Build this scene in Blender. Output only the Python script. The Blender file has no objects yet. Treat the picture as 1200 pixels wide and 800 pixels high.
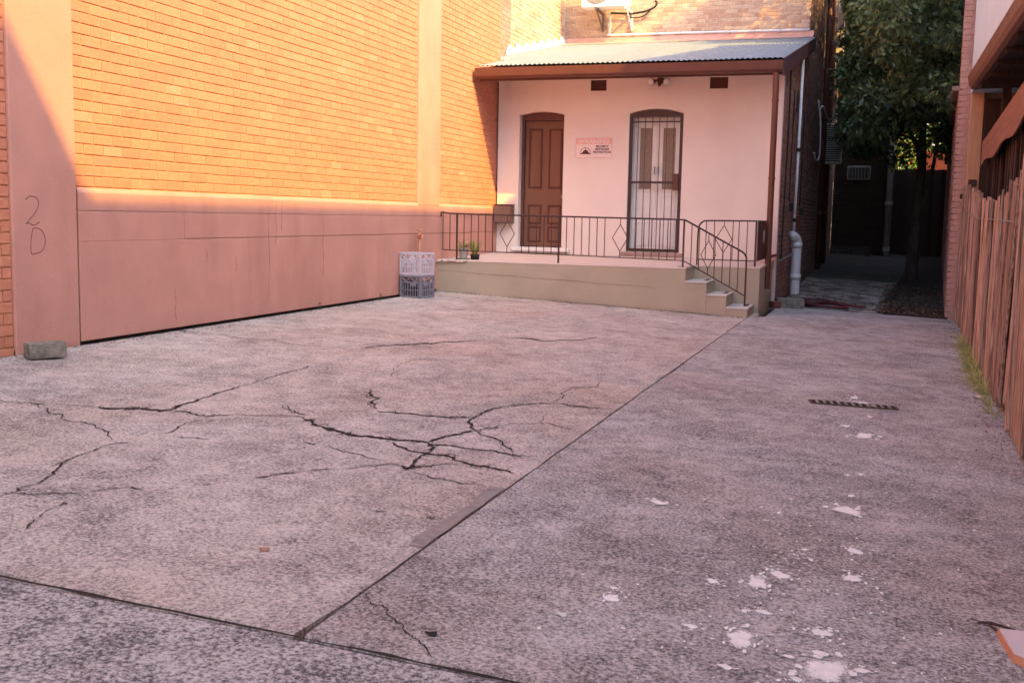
import bpy, bmesh, math, random
import numpy as np
from mathutils import Vector, Matrix
from mathutils.geometry import tessellate_polygon
random.seed(7)
rng = np.random.default_rng(7)
sc = bpy.context.scene
col = sc.collection
R = math.radians

# ------------------------------------------------------------------ camera
# z = 0 is the height of the camera; the yard lies about 1.1 to 1.4 m below it
cam = bpy.data.cameras.new('camera'); camo = bpy.data.objects.new('camera', cam); col.objects.link(camo)
cam.sensor_width = 36.0; cam.lens = 37.95; cam.clip_end = 800; cam.clip_start = .05
def cam_axes(yw, p, r):
    yw, p, r = R(yw), R(p), R(r)
    fw = Vector((-math.sin(yw)*math.cos(p), math.cos(yw)*math.cos(p), -math.sin(p)))
    rt = Vector((math.cos(yw), math.sin(yw), 0)); up = rt.cross(fw)
    c, s = math.cos(r), math.sin(r)
    return c*rt + s*up, -s*rt + c*up, fw
RT, UP, FW = cam_axes(18.55, 6.6, 1.1)
camo.matrix_world = Matrix(((RT.x, UP.x, -FW.x, 0), (RT.y, UP.y, -FW.y, 0), (RT.z, UP.z, -FW.z, 0), (0, 0, 0, 1)))
sc.camera = camo

# ------------------------------------------------------------------ light
TOSUN = Vector((1.10, -.667, 1.0)).normalized()
w = bpy.data.worlds.new('World'); sc.world = w; w.use_nodes = True
nt = w.node_tree; bg = nt.nodes['Background']
sky = nt.nodes.new('ShaderNodeTexSky'); sky.sky_type = 'NISHITA'; sky.sun_disc = False
sky.sun_elevation = math.asin(TOSUN.z); sky.sun_rotation = math.atan2(TOSUN.x, TOSUN.y)
sky.air_density = 1.0; sky.dust_density = 3.0; sky.ozone_density = 1.0
nt.links.new(sky.outputs[0], bg.inputs[0]); bg.inputs[1].default_value = .15
sl = bpy.data.lights.new('sun', 'SUN'); sl.energy = 2.25; sl.angle = R(.6); sl.color = (1, .635, .12)
so = bpy.data.objects.new('sun', sl); col.objects.link(so)
so.rotation_euler = TOSUN.to_track_quat('Z', 'Y').to_euler(); so.location = (6, -4, 12)
sc.view_settings.view_transform = 'Standard'; sc.view_settings.look = 'None'
sc.view_settings.gamma = 1; sc.view_settings.exposure = 2.0

# ------------------------------------------------------------------ materials
def M(name, c, rough=.85, var=.12, scale=6., bump=.15, bscale=90., metal=0., c2=None, mid=.5, det=4., sharp=.2,
      rnd=0., bricks=None, stretch=None, spec=.3, stain=0., sscale=(1.5, 1.5, .4), staincol=None, trans=0.):
    m = bpy.data.materials.new(name); m.use_nodes = True; n = m.node_tree.nodes; l = m.node_tree.links
    b = n['Principled BSDF']; b.inputs['Roughness'].default_value = rough; b.inputs['Metallic'].default_value = metal
    b.inputs['Specular IOR Level'].default_value = spec
    tc = n.new('ShaderNodeTexCoord'); vec = tc.outputs['Object']
    if bricks or rnd:
        oi = n.new('ShaderNodeObjectInfo'); ge = n.new('ShaderNodeNewGeometry')
        ad = n.new('ShaderNodeMath'); ad.operation = 'ADD'
        l.new(oi.outputs['Random'], ad.inputs[0]); l.new(ge.outputs['Random Per Island'], ad.inputs[1])
        fr = n.new('ShaderNodeMath'); fr.operation = 'FRACT'; l.new(ad.outputs[0], fr.inputs[0])
        RN = fr.outputs[0]
        # one grain per piece: shift the texture by the piece's random number
        cmb = n.new('ShaderNodeVectorMath'); cmb.operation = 'MULTIPLY_ADD'
        l.new(RN, cmb.inputs[0]); cmb.inputs[1].default_value = (37, 53, 71); l.new(vec, cmb.inputs[2]); vec = cmb.outputs[0]
    if stretch:
        mp = n.new('ShaderNodeMapping'); mp.inputs['Scale'].default_value = stretch; l.new(vec, mp.inputs[0]); vec = mp.outputs[0]
    no = n.new('ShaderNodeTexNoise'); no.inputs['Scale'].default_value = scale; no.inputs['Detail'].default_value = det
    l.new(vec, no.inputs['Vector'])
    rp = n.new('ShaderNodeValToRGB'); e = rp.color_ramp.elements
    ca = [min(1, x*(1-var)) for x in c]; cb = list(c2) if c2 else [min(1, x*(1+var)) for x in c]
    e[0].position = max(0, mid-sharp); e[1].position = min(1, mid+sharp)
    e[0].color = (*ca, 1); e[1].color = (*cb, 1); l.new(no.outputs['Fac'], rp.inputs[0]); out = rp.outputs[0]
    if bricks:
        br = n.new('ShaderNodeValToRGB'); br.color_ramp.interpolation = 'LINEAR'; el = br.color_ramp.elements
        while len(el) < len(bricks): el.new(.5)
        for i, (p, cc) in enumerate(bricks): el[i].position = p; el[i].color = (*cc, 1)
        l.new(RN, br.inputs[0])
        mx = n.new('ShaderNodeMix'); mx.data_type = 'RGBA'; mx.blend_type = 'MULTIPLY'; mx.inputs[0].default_value = 1
        l.new(br.outputs[0], mx.inputs[6])
        rp2 = n.new('ShaderNodeMapRange'); rp2.inputs[3].default_value = 1-var; rp2.inputs[4].default_value = 1+var
        rp2.inputs[1].default_value = .3; rp2.inputs[2].default_value = .7
        l.new(no.outputs['Fac'], rp2.inputs[0]); l.new(rp2.outputs[0], mx.inputs[7]); out = mx.outputs[2]
    elif rnd:
        hs = n.new('ShaderNodeHueSaturation'); mr = n.new('ShaderNodeMapRange'); mr.inputs[3].default_value = 1-rnd; mr.inputs[4].default_value = 1+rnd
        l.new(RN, mr.inputs[0]); l.new(mr.outputs[0], hs.inputs['Value']); l.new(out, hs.inputs['Color']); out = hs.outputs[0]
    if stain:
        tm = n.new('ShaderNodeMapping'); tm.inputs['Scale'].default_value = sscale; l.new(tc.outputs['Object'], tm.inputs[0])
        sn = n.new('ShaderNodeTexNoise'); sn.inputs['Scale'].default_value = 1.; sn.inputs['Detail'].default_value = 6; sn.inputs['Roughness'].default_value = .62
        l.new(tm.outputs[0], sn.inputs['Vector'])
        sr = n.new('ShaderNodeMapRange'); sr.inputs[1].default_value = .48; sr.inputs[2].default_value = .72; sr.inputs[4].default_value = stain
        l.new(sn.outputs['Fac'], sr.inputs[0])
        sm = n.new('ShaderNodeMix'); sm.data_type = 'RGBA'; l.new(sr.outputs[0], sm.inputs[0]); l.new(out, sm.inputs[6])
        sm.inputs[7].default_value = (*(staincol or [x*.45 for x in c]), 1); out = sm.outputs[2]
    l.new(out, b.inputs['Base Color'])
    if bump:
        bn = n.new('ShaderNodeTexNoise'); bn.inputs['Scale'].default_value = bscale; bn.inputs['Detail'].default_value = 5
        l.new(vec, bn.inputs['Vector'])
        bu = n.new('ShaderNodeBump'); bu.inputs['Strength'].default_value = bump; bu.inputs['Distance'].default_value = .01
        l.new(bn.outputs['Fac'], bu.inputs['Height']); l.new(bu.outputs[0], b.inputs['Normal'])
    if trans:
        tr = n.new('ShaderNodeBsdfTranslucent'); l.new(out, tr.inputs[0]); ms = n.new('ShaderNodeMixShader'); ms.inputs[0].default_value = trans
        l.new(b.outputs[0], ms.inputs[1]); l.new(tr.outputs[0], ms.inputs[2]); l.new(ms.outputs[0], n['Material Output'].inputs[0])
    return m

def concrete(name, ca, cb, fine, warm=None, thr=.5, wid=.12):
    """worn concrete: fine dark pits between pale aggregate, large cloudy patches, faint stains"""
    m = bpy.data.materials.new(name); m.use_nodes = True; n = m.node_tree.nodes; l = m.node_tree.links
    b = n['Principled BSDF']; b.inputs['Roughness'].default_value = .93; b.inputs['Specular IOR Level'].default_value = .25
    tc = n.new('ShaderNodeTexCoord'); v = tc.outputs['Object']
    def noise(s, d, ro=.5, vv=None):
        x = n.new('ShaderNodeTexNoise'); x.inputs['Scale'].default_value = s; x.inputs['Detail'].default_value = d; x.inputs['Roughness'].default_value = ro
        l.new(vv or v, x.inputs['Vector']); return x.outputs['Fac']
    def math_(op, a, bb):
        x = n.new('ShaderNodeMath'); x.operation = op
        for i, q in enumerate((a, bb)):
            if hasattr(q, 'links'): l.new(q, x.inputs[i])
            else: x.inputs[i].default_value = q
        return x.outputs[0]
    f = noise(fine, 7, .74); g = noise(1.3, 6, .62); h = noise(6., 6, .7)
    s = math_('ADD', math_('MULTIPLY', f, .76), math_('ADD', math_('MULTIPLY', g, .18), math_('MULTIPLY', h, .22)))
    mr = n.new('ShaderNodeMapRange'); mr.inputs[1].default_value = thr-wid+.08; mr.inputs[2].default_value = thr+wid+.08; l.new(s, mr.inputs[0])
    mx = n.new('ShaderNodeMix'); mx.data_type = 'RGBA'; l.new(mr.outputs[0], mx.inputs[0])
    mx.inputs[6].default_value = (*ca, 1); mx.inputs[7].default_value = (*cb, 1); out = mx.outputs[2]
    # pink brown rust and earth tint in broad soft patches
    t = noise(.55, 4, .55); tr = n.new('ShaderNodeMapRange'); tr.inputs[1].default_value = .42; tr.inputs[2].default_value = .66; tr.inputs[4].default_value = .75; l.new(t, tr.inputs[0])
    m2 = n.new('ShaderNodeMix'); m2.data_type = 'RGBA'; m2.blend_type = 'MULTIPLY'; l.new(tr.outputs[0], m2.inputs[0]); l.new(out, m2.inputs[6])
    m2.inputs[7].default_value = (*(warm or (.93, .83, .82)), 1); out = m2.outputs[2]
    # a few darker stains with soft but definite outlines
    q = noise(.8, 3, .45); q2 = n.new('ShaderNodeMapRange'); q2.inputs[1].default_value = .60; q2.inputs[2].default_value = .66; q2.inputs[4].default_value = .32; l.new(q, q2.inputs[0])
    m4 = n.new('ShaderNodeMix'); m4.data_type = 'RGBA'; m4.blend_type = 'MULTIPLY'; l.new(q2.outputs[0], m4.inputs[0]); l.new(out, m4.inputs[6]); m4.inputs[7].default_value = (.74, .70, .66, 1); out = m4.outputs[2]
    # pale speckles of exposed stone
    vo = n.new('ShaderNodeTexVoronoi'); vo.inputs['Scale'].default_value = fine*1.4; l.new(v, vo.inputs['Vector'])
    vr = n.new('ShaderNodeMapRange'); vr.inputs[1].default_value = .12; vr.inputs[2].default_value = .2; vr.inputs[3].default_value = .5; vr.inputs[4].default_value = 0; l.new(vo.outputs['Distance'], vr.inputs[0])
    m3 = n.new('ShaderNodeMix'); m3.data_type = 'RGBA'; l.new(vr.outputs[0], m3.inputs[0]); l.new(out, m3.inputs[6]); m3.inputs[7].default_value = (*[min(1, x*1.18) for x in cb], 1); out = m3.outputs[2]
    l.new(out, b.inputs['Base Color'])
    bu = n.new('ShaderNodeBump'); bu.inputs['Strength'].default_value = .55; bu.inputs['Distance'].default_value = .006
    l.new(s, bu.inputs['Height']); l.new(bu.outputs[0], b.inputs['Normal'])
    return m

# ------------------------------------------------------------------ mesh helpers
class MB:
    def __init__(s): s.v = []; s.f = []
    def add(s, vs, fs):
        o = len(s.v); s.v += [tuple(x) for x in vs]; s.f += [tuple(i+o for i in f) for f in fs]; return s
    def box(s, x0, x1, y0, y1, z0, z1, bev=0.):
        return s.obox(((x0+x1)/2, (y0+y1)/2, (z0+z1)/2), (1, 0, 0), (0, 1, 0), (0, 0, 1), abs(x1-x0)/2, abs(y1-y0)/2, abs(z1-z0)/2, bev)
    def obox(s, c, U, V, W, a, b, d, bev=0.):
        c, U, V, W = Vector(c), Vector(U).normalized(), Vector(V).normalized(), Vector(W).normalized()
        if U.cross(V).dot(W) < 0: U, V, a, b = V, U, b, a
        if bev <= 0:
            vs = [c+U*i*a+V*j*b+W*k*d for k in (-1, 1) for j in (-1, 1) for i in (-1, 1)]
            return s.add(vs, [(0, 2, 3, 1), (4, 5, 7, 6), (0, 1, 5, 4), (2, 6, 7, 3), (0, 4, 6, 2), (1, 3, 7, 5)])
        e = min(bev, a*.45, b*.45, d*.45); vs = []; idx = {}
        for i in (-1, 1):
            for j in (-1, 1):
                for k in (-1, 1):
                    for ax in range(3):
                        p = [i*a, j*b, k*d]; sg = (i, j, k)
                        for q in range(3):
                            if q != ax: p[q] -= sg[q]*e
                        idx[(i, j, k, ax)] = len(vs); vs.append(c+U*p[0]+V*p[1]+W*p[2])
        fs = []
        for ax in range(3):
            o1, o2 = [q for q in range(3) if q != ax]
            for sgn in (-1, 1):
                quad = []
                for (p, q) in ((-1, -1), (1, -1), (1, 1), (-1, 1)):
                    t = [0, 0, 0]; t[ax] = sgn; t[o1] = p; t[o2] = q; quad.append(idx[(*t, ax)])
                fs.append(quad)
            for p in (-1, 1):
                for q in (-1, 1):
                    t0 = [0, 0, 0]; t0[o1] = p; t0[o2] = q; t1 = list(t0); t0[ax] = -1; t1[ax] = 1
                    fs.append([idx[(*t0, o1)], idx[(*t1, o1)], idx[(*t1, o2)], idx[(*t0, o2)]])
        for i in (-1, 1):
            for j in (-1, 1):
                for k in (-1, 1): fs.append([idx[(i, j, k, q)] for q in range(3)])
        # orient outward
        for f in fs:
            cc = sum((vs[i] for i in f), Vector())/len(f); nn = (vs[f[1]]-vs[f[0]]).cross(vs[f[2]]-vs[f[1]])
            if nn.dot(cc-c) < 0: f.reverse()
        return s.add(vs, fs)
    def tube(s, pts, r, n=8, closed=False, caps=True, r2=None):
        pts = [Vector(p) for p in pts]; m = len(pts); rings = []; prev = None
        for i, p in enumerate(pts):
            if closed: t = pts[(i+1) % m]-pts[i-1]
            else: t = pts[min(i+1, m-1)]-pts[max(i-1, 0)]
            t.normalize()
            if prev is None:
                a = Vector((0, 0, 1)) if abs(t.z) < .9 else Vector((1, 0, 0)); u = t.cross(a).normalized()
            else: u = (prev-t*prev.dot(t)).normalized()
            prev = u; v = t.cross(u); rr = r if r2 is None else r+(r2-r)*i/(m-1)
            if isinstance(r, (list, tuple)): rr = r[i]
            rings.append([p+u*math.cos(2*math.pi*k/n)*rr+v*math.sin(2*math.pi*k/n)*rr for k in range(n)])
        fs = []; vs = [q for g in rings for q in g]
        for i in range(m if closed else m-1):
            j = (i+1) % m
            for k in range(n): fs.append((i*n+k, i*n+(k+1) % n, j*n+(k+1) % n, j*n+k))
        if caps and not closed: fs.append(tuple(range(n))[::-1]); fs.append(tuple((m-1)*n+k for k in range(n)))
        return s.add(vs, fs)
    def prism(s, poly, d):
        """poly: list of 3D points (planar); extruded by vector d"""
        p = [Vector(q) for q in poly]; d = Vector(d); n = len(p)
        tris = tessellate_polygon([p]); vs = p+[q+d for q in p]
        fs = [tuple(t) for t in tris]+[tuple(i+n for i in t)[::-1] for t in tris]
        fs += [(i, (i+1) % n, (i+1) % n+n, i+n) for i in range(n)]
        return s.add(vs, fs)
    def holed(s, loops, d):
        """first loop outer, rest holes; extruded by d"""
        L = [[Vector(q) for q in lp] for lp in loops]; flat = [q for lp in L for q in lp]; n = len(flat); d = Vector(d)
        tris = tessellate_polygon(L); vs = flat+[q+d for q in flat]; fs = [tuple(t) for t in tris]+[tuple(i+n for i in t)[::-1] for t in tris]
        o = 0
        for lp in L:
            k = len(lp); fs += [(o+i, o+(i+1) % k, o+(i+1) % k+n, o+i+n) for i in range(k)]; o += k
        return s.add(vs, fs)
    def lathe(s, c, prof, n=20, ax=(0, 0, 1)):
        c = Vector(c); a = Vector(ax).normalized(); u = a.orthogonal().normalized(); v = a.cross(u); vs = []; fs = []
        for (r, h) in prof:
            for k in range(n): t = 2*math.pi*k/n; vs.append(c+a*h+(u*math.cos(t)+v*math.sin(t))*r)
        for i in range(len(prof)-1):
            for k in range(n): fs.append((i*n+k, i*n+(k+1) % n, (i+1)*n+(k+1) % n, (i+1)*n+k))
        return s.add(vs, fs)
    def mesh(s, name, mat, smooth=False, off=(0, 0, 0), fix=True):
        me = bpy.data.meshes.new(name); o = Vector(off)
        me.from_pydata([(x-o.x, y-o.y, z-o.z) for x, y, z in s.v], [], s.f); me.materials.append(mat)
        if fix:
            bm = bmesh.new(); bm.from_mesh(me); bmesh.ops.recalc_face_normals(bm, faces=bm.faces); bm.to_mesh(me); bm.free()
        if smooth: me.polygons.foreach_set('use_smooth', [True]*len(me.polygons))
        me.update(); return me
    def build(s, name, mat, parent=None, smooth=False, off=(0, 0, 0), fix=True):
        """mesh given in world coordinates; origin placed at off"""
        o = bpy.data.objects.new(name, s.mesh(name, mat, smooth, off, fix)); col.objects.link(o)
        place(o, off, parent); return o
ORG = {}
def place(o, loc, parent=None):
    loc = Vector(loc)
    if parent is not None: o.parent = parent; o.location = loc-ORG[parent.name]
    else: o.location = loc
    ORG[o.name] = loc
def thing(name, label, cat, loc, group=None):
    o = bpy.data.objects.new(name, None); o.empty_display_size = .1; col.objects.link(o); place(o, loc)
    o['label'] = label; o['category'] = cat
    if group: o['group'] = group
    return o
def tag(o, label, cat, group=None):
    o['label'] = label; o['category'] = cat
    if group: o['group'] = group
    return o
def kind(o, k): o['kind'] = k; return o
def smooth_path(pts, n=6):
    P = [Vector(p) for p in pts]; out = []
    for i in range(len(P)-1):
        a = P[max(i-1, 0)]; b = P[i]; c = P[i+1]; d = P[min(i+2, len(P)-1)]
        for k in range(n):
            t = k/n; out.append(.5*((2*b)+(c-a)*t+(2*a-5*b+4*c-d)*t*t+(-a+3*b-3*c+d)*t**3))
    out.append(P[-1]); return out
def px(p):
    z = p.dot(FW)
    if z < .3: return None
    return 600+1265*p.dot(RT)/z, 400-1265*p.dot(UP)/z, 1265/z

def brick_wall(parent, P0, U, N, width, z0, z1, mat, course=.086, blen=.24, joint=.010, proud=.008, skip=None, limit=300, english=False, jit=.0012, phase=0., depth=.03, name='brick'):
    """courses of separate bricks on the plane through P0 (U along, N outward)"""
    P0, U, N = Vector(P0), Vector(U).normalized(), Vector(N).normalized(); items = []
    r = 0; z = z0
    while z < z1-.02:
        h = min(course, z1-z)-joint
        head = english and r % 4 == 3
        bl = blen/2 if head else blen
        u = -((r % 2)*blen/2 if not head else blen/4)-phase
        while u < width-.02:
            a, b = max(u, 0), min(u+bl-joint, width)
            if b-a > .03 and h > .02:
                keep = True
                if skip: keep = not skip(a, b, z, z+h)
                if keep: items.append((a, b, z, h, head))
            u += bl
        z += course; r += 1
    rank = []
    for it in items:
        c = P0+U*((it[0]+it[1])/2)+Vector((0, 0, it[2]+it[3]/2)); q = px(c)
        inv = q is None or not (-15 < q[0] < 1215 and -15 < q[1] < 815)
        rank.append((1e9 if inv else -q[2]*(it[1]-it[0]), it, c, inv))
    rank.sort(key=lambda t: t[0])
    cache = {}; rest = MB(); cnt = 0
    def vf(a, h):
        e = .003; w2 = a/2; h2 = h/2; vs = []
        for (du, dz, dn) in [(w2, h2, -depth), (w2, h2, proud-e), (w2-e, h2-e, proud)]:
            for su, szz in ((-1, -1), (1, -1), (1, 1), (-1, 1)): vs.append(U*su*du+Vector((0, 0, szz*dz))+N*dn)
        fs = [(8, 9, 10, 11)]
        for i in range(4):
            j = (i+1) % 4; fs += [(i, j, j+4, i+4), (i+4, j+4, j+8, i+8)]
        if U.cross(Vector((0, 0, 1))).dot(N) < 0: fs = [f[::-1] for f in fs]
        return vs, fs
    for _, it, c, inv in rank:
        a = round(it[1]-it[0], 3); h = round(it[3], 3); c = c+N*random.uniform(-jit, jit)+Vector((0, 0, random.uniform(-.0008, .0008)))
        if cnt < limit and not inv:
            k = (a, h)
            if k not in cache:
                vs, fs = vf(a, h); me = bpy.data.meshes.new(name); me.from_pydata([tuple(v) for v in vs], [], fs); me.materials.append(mat); me.update(); cache[k] = me
            o = bpy.data.objects.new(name, cache[k]); col.objects.link(o); place(o, c, parent); cnt += 1
        else:
            vs, fs = vf(a, h); rest.add([v+c for v in vs], fs)
    if rest.v: kind(rest.build('brickwork', mat, parent, off=P0, fix=False), 'stuff')

G = lambda x: -1.10-.041*(max(min(x, 6), -6.3)+6.09)      # height of the yard: falls gently to the right
CRACKS= [(0.0066, [(-3.444, 3.525), (-3.429, 3.593), (-3.452, 3.634), (-3.447, 3.751), (-3.479, 3.832), (-3.534, 3.941), (-3.597, 4.052), (-3.629, 4.169), (-3.647, 4.273), (-3.661, 4.398), (-3.661, 4.5), (-3.609, 4.574)]), (0.0043, [(-3.42, 3.582), (-3.349, 3.591), (-3.253, 3.659), (-3.172, 3.701)]), (0.004, [(-4.927, 5.07), (-4.731, 5.097), (-4.47, 5.172), (-4.333, 5.215)]), (0.0096, [(-4.333, 5.215), (-4.142, 5.296), (-3.994, 5.324), (-3.939, 5.363)]), (0.0104, [(-3.939, 5.363), (-3.985, 5.486), (-3.985, 5.637), (-4.01, 5.864), (-4.037, 6.107), (-4.05, 6.306)]), (0.0076, [(-4.05, 6.306), (-4.08, 6.58), (-4.096, 6.889), (-4.1, 7.09), (-4.133, 7.352)]), (0.0073, [(-3.939, 5.363), (-3.791, 5.36), (-3.668, 5.361), (-3.575, 5.468)]), (0.004, [(-3.575, 5.468), (-3.386, 5.557), (-3.234, 5.642), (-3.121, 5.584)]), (0.0112, [(-3.162, 5.587), (-3.121, 5.584), (-2.95, 5.433), (-2.827, 5.411)]), (0.0057, [(-3.587, 4.841), (-3.598, 4.923), (-3.659, 5.116), (-3.638, 5.228)]), (0.0044, [(-3.499, 4.812), (-3.427, 4.843), (-3.31, 4.835)]), (0.004, [(-3.725, 4.579), (-3.85, 4.71), (-3.977, 4.759), (-4.166, 4.817), (-4.276, 4.838), (-4.501, 4.987), (-4.731, 5.097)]), (0.0051, [(-2.698, 4.294), (-2.672, 4.354), (-2.644, 4.442), (-2.578, 4.496)]), (0.004, [(-3.176, 3.771), (-3.126, 3.845), (-3.002, 3.908)]), (0.004, [(-2.929, 3.957), (-2.883, 3.99)]), (0.004, [(-2.843, 4.09), (-2.795, 4.113)]), (0.0047, [(-3.025, 3.223), (-3.069, 3.285), (-3.087, 3.329)]), (0.004, [(-3.087, 3.329), (-3.112, 3.398), (-3.133, 3.522)]), (0.005, [(-3.133, 3.522), (-3.153, 3.571), (-3.125, 3.551)]), (0.004, [(-3.486, 5.879), (-3.331, 5.759), (-3.235, 5.716)]), (0.0047, [(-2.906, 5.117), (-2.89, 5.171), (-2.894, 5.348)]), (0.0046, [(-2.888, 5.086), (-2.784, 5.045)]), (0.0146, [(-2.985, 5.47), (-2.796, 5.394), (-2.639, 5.39), (-2.512, 5.399), (-2.377, 5.435), (-2.301, 5.433)]), (0.0152, [(-2.301, 5.433), (-2.286, 5.579), (-2.235, 5.723), (-2.19, 5.867)]), (0.0064, [(-2.19, 5.867), (-2.095, 6.073)]), (0.0098, [(-2.917, 6.057), (-2.778, 6.074), (-2.562, 6.131), (-2.434, 6.168), (-2.348, 6.254)]), (0.0133, [(-2.19, 5.867), (-2.269, 6.016), (-2.332, 6.225), (-2.339, 6.423), (-2.294, 6.713)]), (0.0073, [(-2.294, 6.713), (-2.188, 6.849), (-2.076, 6.976), (-1.88, 6.995), (-1.631, 7.038)]), (0.006, [(-2.076, 6.976), (-2.058, 7.311), (-2.108, 7.533), (-1.953, 7.871), (-1.99, 8.155)]), (0.0103, [(-3.295, 6.726), (-3.1, 6.463), (-2.952, 6.129)]), (0.0152, [(-2.301, 5.433), (-2.209, 5.244), (-2.195, 5.022), (-2.157, 4.848), (-2.211, 4.882)]), (0.0084, [(-2.467, 5.325), (-2.356, 5.246), (-2.21, 5.196), (-2.022, 5.131), (-1.854, 5.104), (-1.637, 5.029)]), (0.0073, [(-2.275, 5.398), (-2.142, 5.434), (-2.011, 5.419), (-1.849, 5.426), (-1.689, 5.432)]), (0.0061, [(-2.181, 5.873), (-2.05, 5.757), (-1.905, 5.588), (-1.829, 5.487)]), (0.0067, [(-2.157, 4.848), (-2.098, 4.935), (-1.978, 5.07)]), (0.004, [(-2.1, 4.785), (-1.978, 4.742), (-1.864, 4.734), (-1.715, 4.726)]), (0.0047, [(-2.435, 4.66), (-2.363, 4.788), (-2.288, 4.877), (-2.211, 4.882)]), (0.0041, [(-2.731, 5.083), (-2.542, 4.984), (-2.341, 4.905)]), (0.004, [(-3.487, 5.886), (-3.313, 5.738), (-3.201, 5.712)]), (0.004, [(-2.152, 5.915), (-1.992, 6.242), (-1.859, 6.333), (-1.673, 6.237)]), (0.004, [(-1.977, 6.608), (-1.891, 6.273)]), (0.004, [(-2.001, 4.108), (-1.933, 4.116)]), (0.004, [(-3.448, 5.515), (-3.267, 5.615)]), (0.0053, [(-3.364, 6.54), (-3.274, 6.575), (-3.225, 6.694)]), (0.0042, [(-3.418, 7.277), (-3.568, 7.793), (-3.609, 8.237), (-3.211, 8.448)]), (0.0048, [(-2.695, 4.306), (-2.645, 4.413), (-2.577, 4.493)]), (0.004, [(-2.577, 4.493), (-2.435, 4.66)]), (0.004, [(-1.759, 4.144), (-1.71, 4.125)]), (0.004, [(-3.268, 5.876), (-2.952, 6.129)]), (0.0046, [(-3.011, 8.252), (-3.0, 8.755), (-2.933, 9.362)]), (0.004, [(-3.108, 7.362), (-3.099, 7.842)]), (0.0046, [(-1.62, 3.21), (-1.583, 3.211), (-1.529, 3.138), (-1.412, 3.054), (-1.307, 2.954), (-1.258, 2.924), (-1.187, 2.838)]), (0.0171, [(-4.217, 8.433), (-4.167, 8.792), (-4.023, 9.033), (-3.832, 9.437), (-3.556, 9.814)]), (0.0127, [(-5.947, 8.389), (-5.211, 8.345), (-4.229, 8.456)]), (0.0105, [(-6.883, 8.366), (-5.947, 8.389)]), (0.013, [(-2.728, 10.936), (-3.063, 10.191), (-3.421, 10.192)])]
SPLASH= [(-0.9, 4.884, 0.052, 0.037), (-0.069, 5.212, 0.07, 0.087), (-0.057, 5.515, 0.023, 0.035), (-0.021, 4.57, 0.038, 0.049), (-0.023, 4.205, 0.038, 0.052), (-0.284, 4.109, 0.043, 0.051), (-0.356, 3.983, 0.047, 0.072), (-0.813, 3.566, 0.031, 0.05), (-0.83, 3.669, 0.016, 0.018), (-0.512, 3.915, 0.03, 0.029), (-0.513, 3.438, 0.026, 0.026), (-0.349, 3.404, 0.054, 0.079), (-0.106, 3.583, 0.039, 0.042), (-0.079, 3.276, 0.084, 0.091), (-0.365, 3.165, 0.029, 0.019), (-0.047, 3.422, 0.016, 0.021), (-0.218, 4.488, 0.017, 0.018), (-0.185, 4.361, 0.015, 0.017), (-0.365, 5.002, 0.013, 0.022), (-0.303, 3.682, 0.031, 0.025), (-0.366, 3.663, 0.015, 0.021), (0.025, 3.326, 0.027, 0.026), (-0.159, 3.172, 0.02, 0.025), (-0.195, 3.578, 0.009, 0.016), (-0.354, 4.045, 0.02, 0.02), (-0.017, 7.143, 0.066, 0.107), (-0.136, 7.421, 0.032, 0.053), (-0.108, 8.688, 0.036, 0.072), (-0.027, 8.438, 0.07, 0.067), (-0.088, 5.966, 0.015, 0.027), (-0.021, 6.022, 0.015, 0.035), (0.013, 7.896, 0.023, 0.035)]
# ------------------------------------------------------------------ palette
PINK = M('pink_painted_render', (.56, .285, .23), .8, .07, 2.5, .35, 60, stain=.6, sscale=(1.6, 1.6, .5), staincol=(.42, .20, .16))
BRICKO = M('orange_painted_brick', (.6, .3, .2), .75, .09, 22, .25, 120, bricks=[(0, (.54, .215, .135)), (.3, (.60, .245, .150)), (.55, (.57, .225, .145)), (.8, (.61, .255, .155)), (.95, (.58, .25, .155)), (.99, (.63, .29, .20)), (1, (.52, .20, .135))])
MORTO = M('pale_mortar', (.64, .37, .22), .9, .08, 30, .3, 150)
BRICKP = M('old_brown_brick', (.3, .2, .15), .88, .16, 30, .4, 110, bricks=[(0, (.24, .13, .11)), (.3, (.33, .19, .15)), (.6, (.40, .24, .19)), (.85, (.28, .165, .14)), (1, (.20, .13, .12))])
MORTP = M('dusty_mortar', (.55, .49, .46), .95, .2, 12, .4, 120)
BRICKD = M('lane_shade_brick', (.1, .06, .05), .9, .16, 30, .4, 110, bricks=[(0, (.03, .018, .016)), (.5, (.05, .03, .026)), (1, (.028, .018, .016))])  # darker brick for the lane end: its shade is put into the colour
MORTD = M('lane_shade_mortar', (.055, .046, .046), .95, .2, 12, .4, 120)  # mortar darkened in the same way, to carry the lane's shade
BRICKT = M('tan_brick', (.5, .35, .25), .85, .14, 26, .3, 110, bricks=[(0, (.44, .27, .20)), (.3, (.52, .36, .27)), (.6, (.60, .44, .34)), (.85, (.48, .31, .23)), (1, (.64, .48, .37))])
MORTT = M('sandy_mortar', (.68, .58, .49), .92, .12, 20, .3, 140)
BRICKR = M('red_side_brick', (.4, .2, .15), .85, .14, 26, .35, 110, bricks=[(0, (.34, .17, .14)), (.4, (.42, .23, .19)), (.8, (.37, .20, .17)), (1, (.46, .27, .22))])
BRICKQ = M('pink_painted_brick', (.5, .3, .27), .8, .1, 20, .3, 110, bricks=[(0, (.48, .29, .25)), (.5, (.53, .33, .28)), (1, (.46, .27, .23))])
MORTQ = M('pink_painted_mortar', (.50, .31, .27), .9, .1, 20, .3)
MORTR = M('grey_pink_mortar', (.40, .28, .25), .92, .12, 20, .3, 140)
HOUSEP = M('pale_pink_house_paint', (.80, .71, .67), .8, .035, 1.6, .12, 40, stain=.28, sscale=(2.2, 2.2, .6), staincol=(.72, .56, .50))
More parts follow.
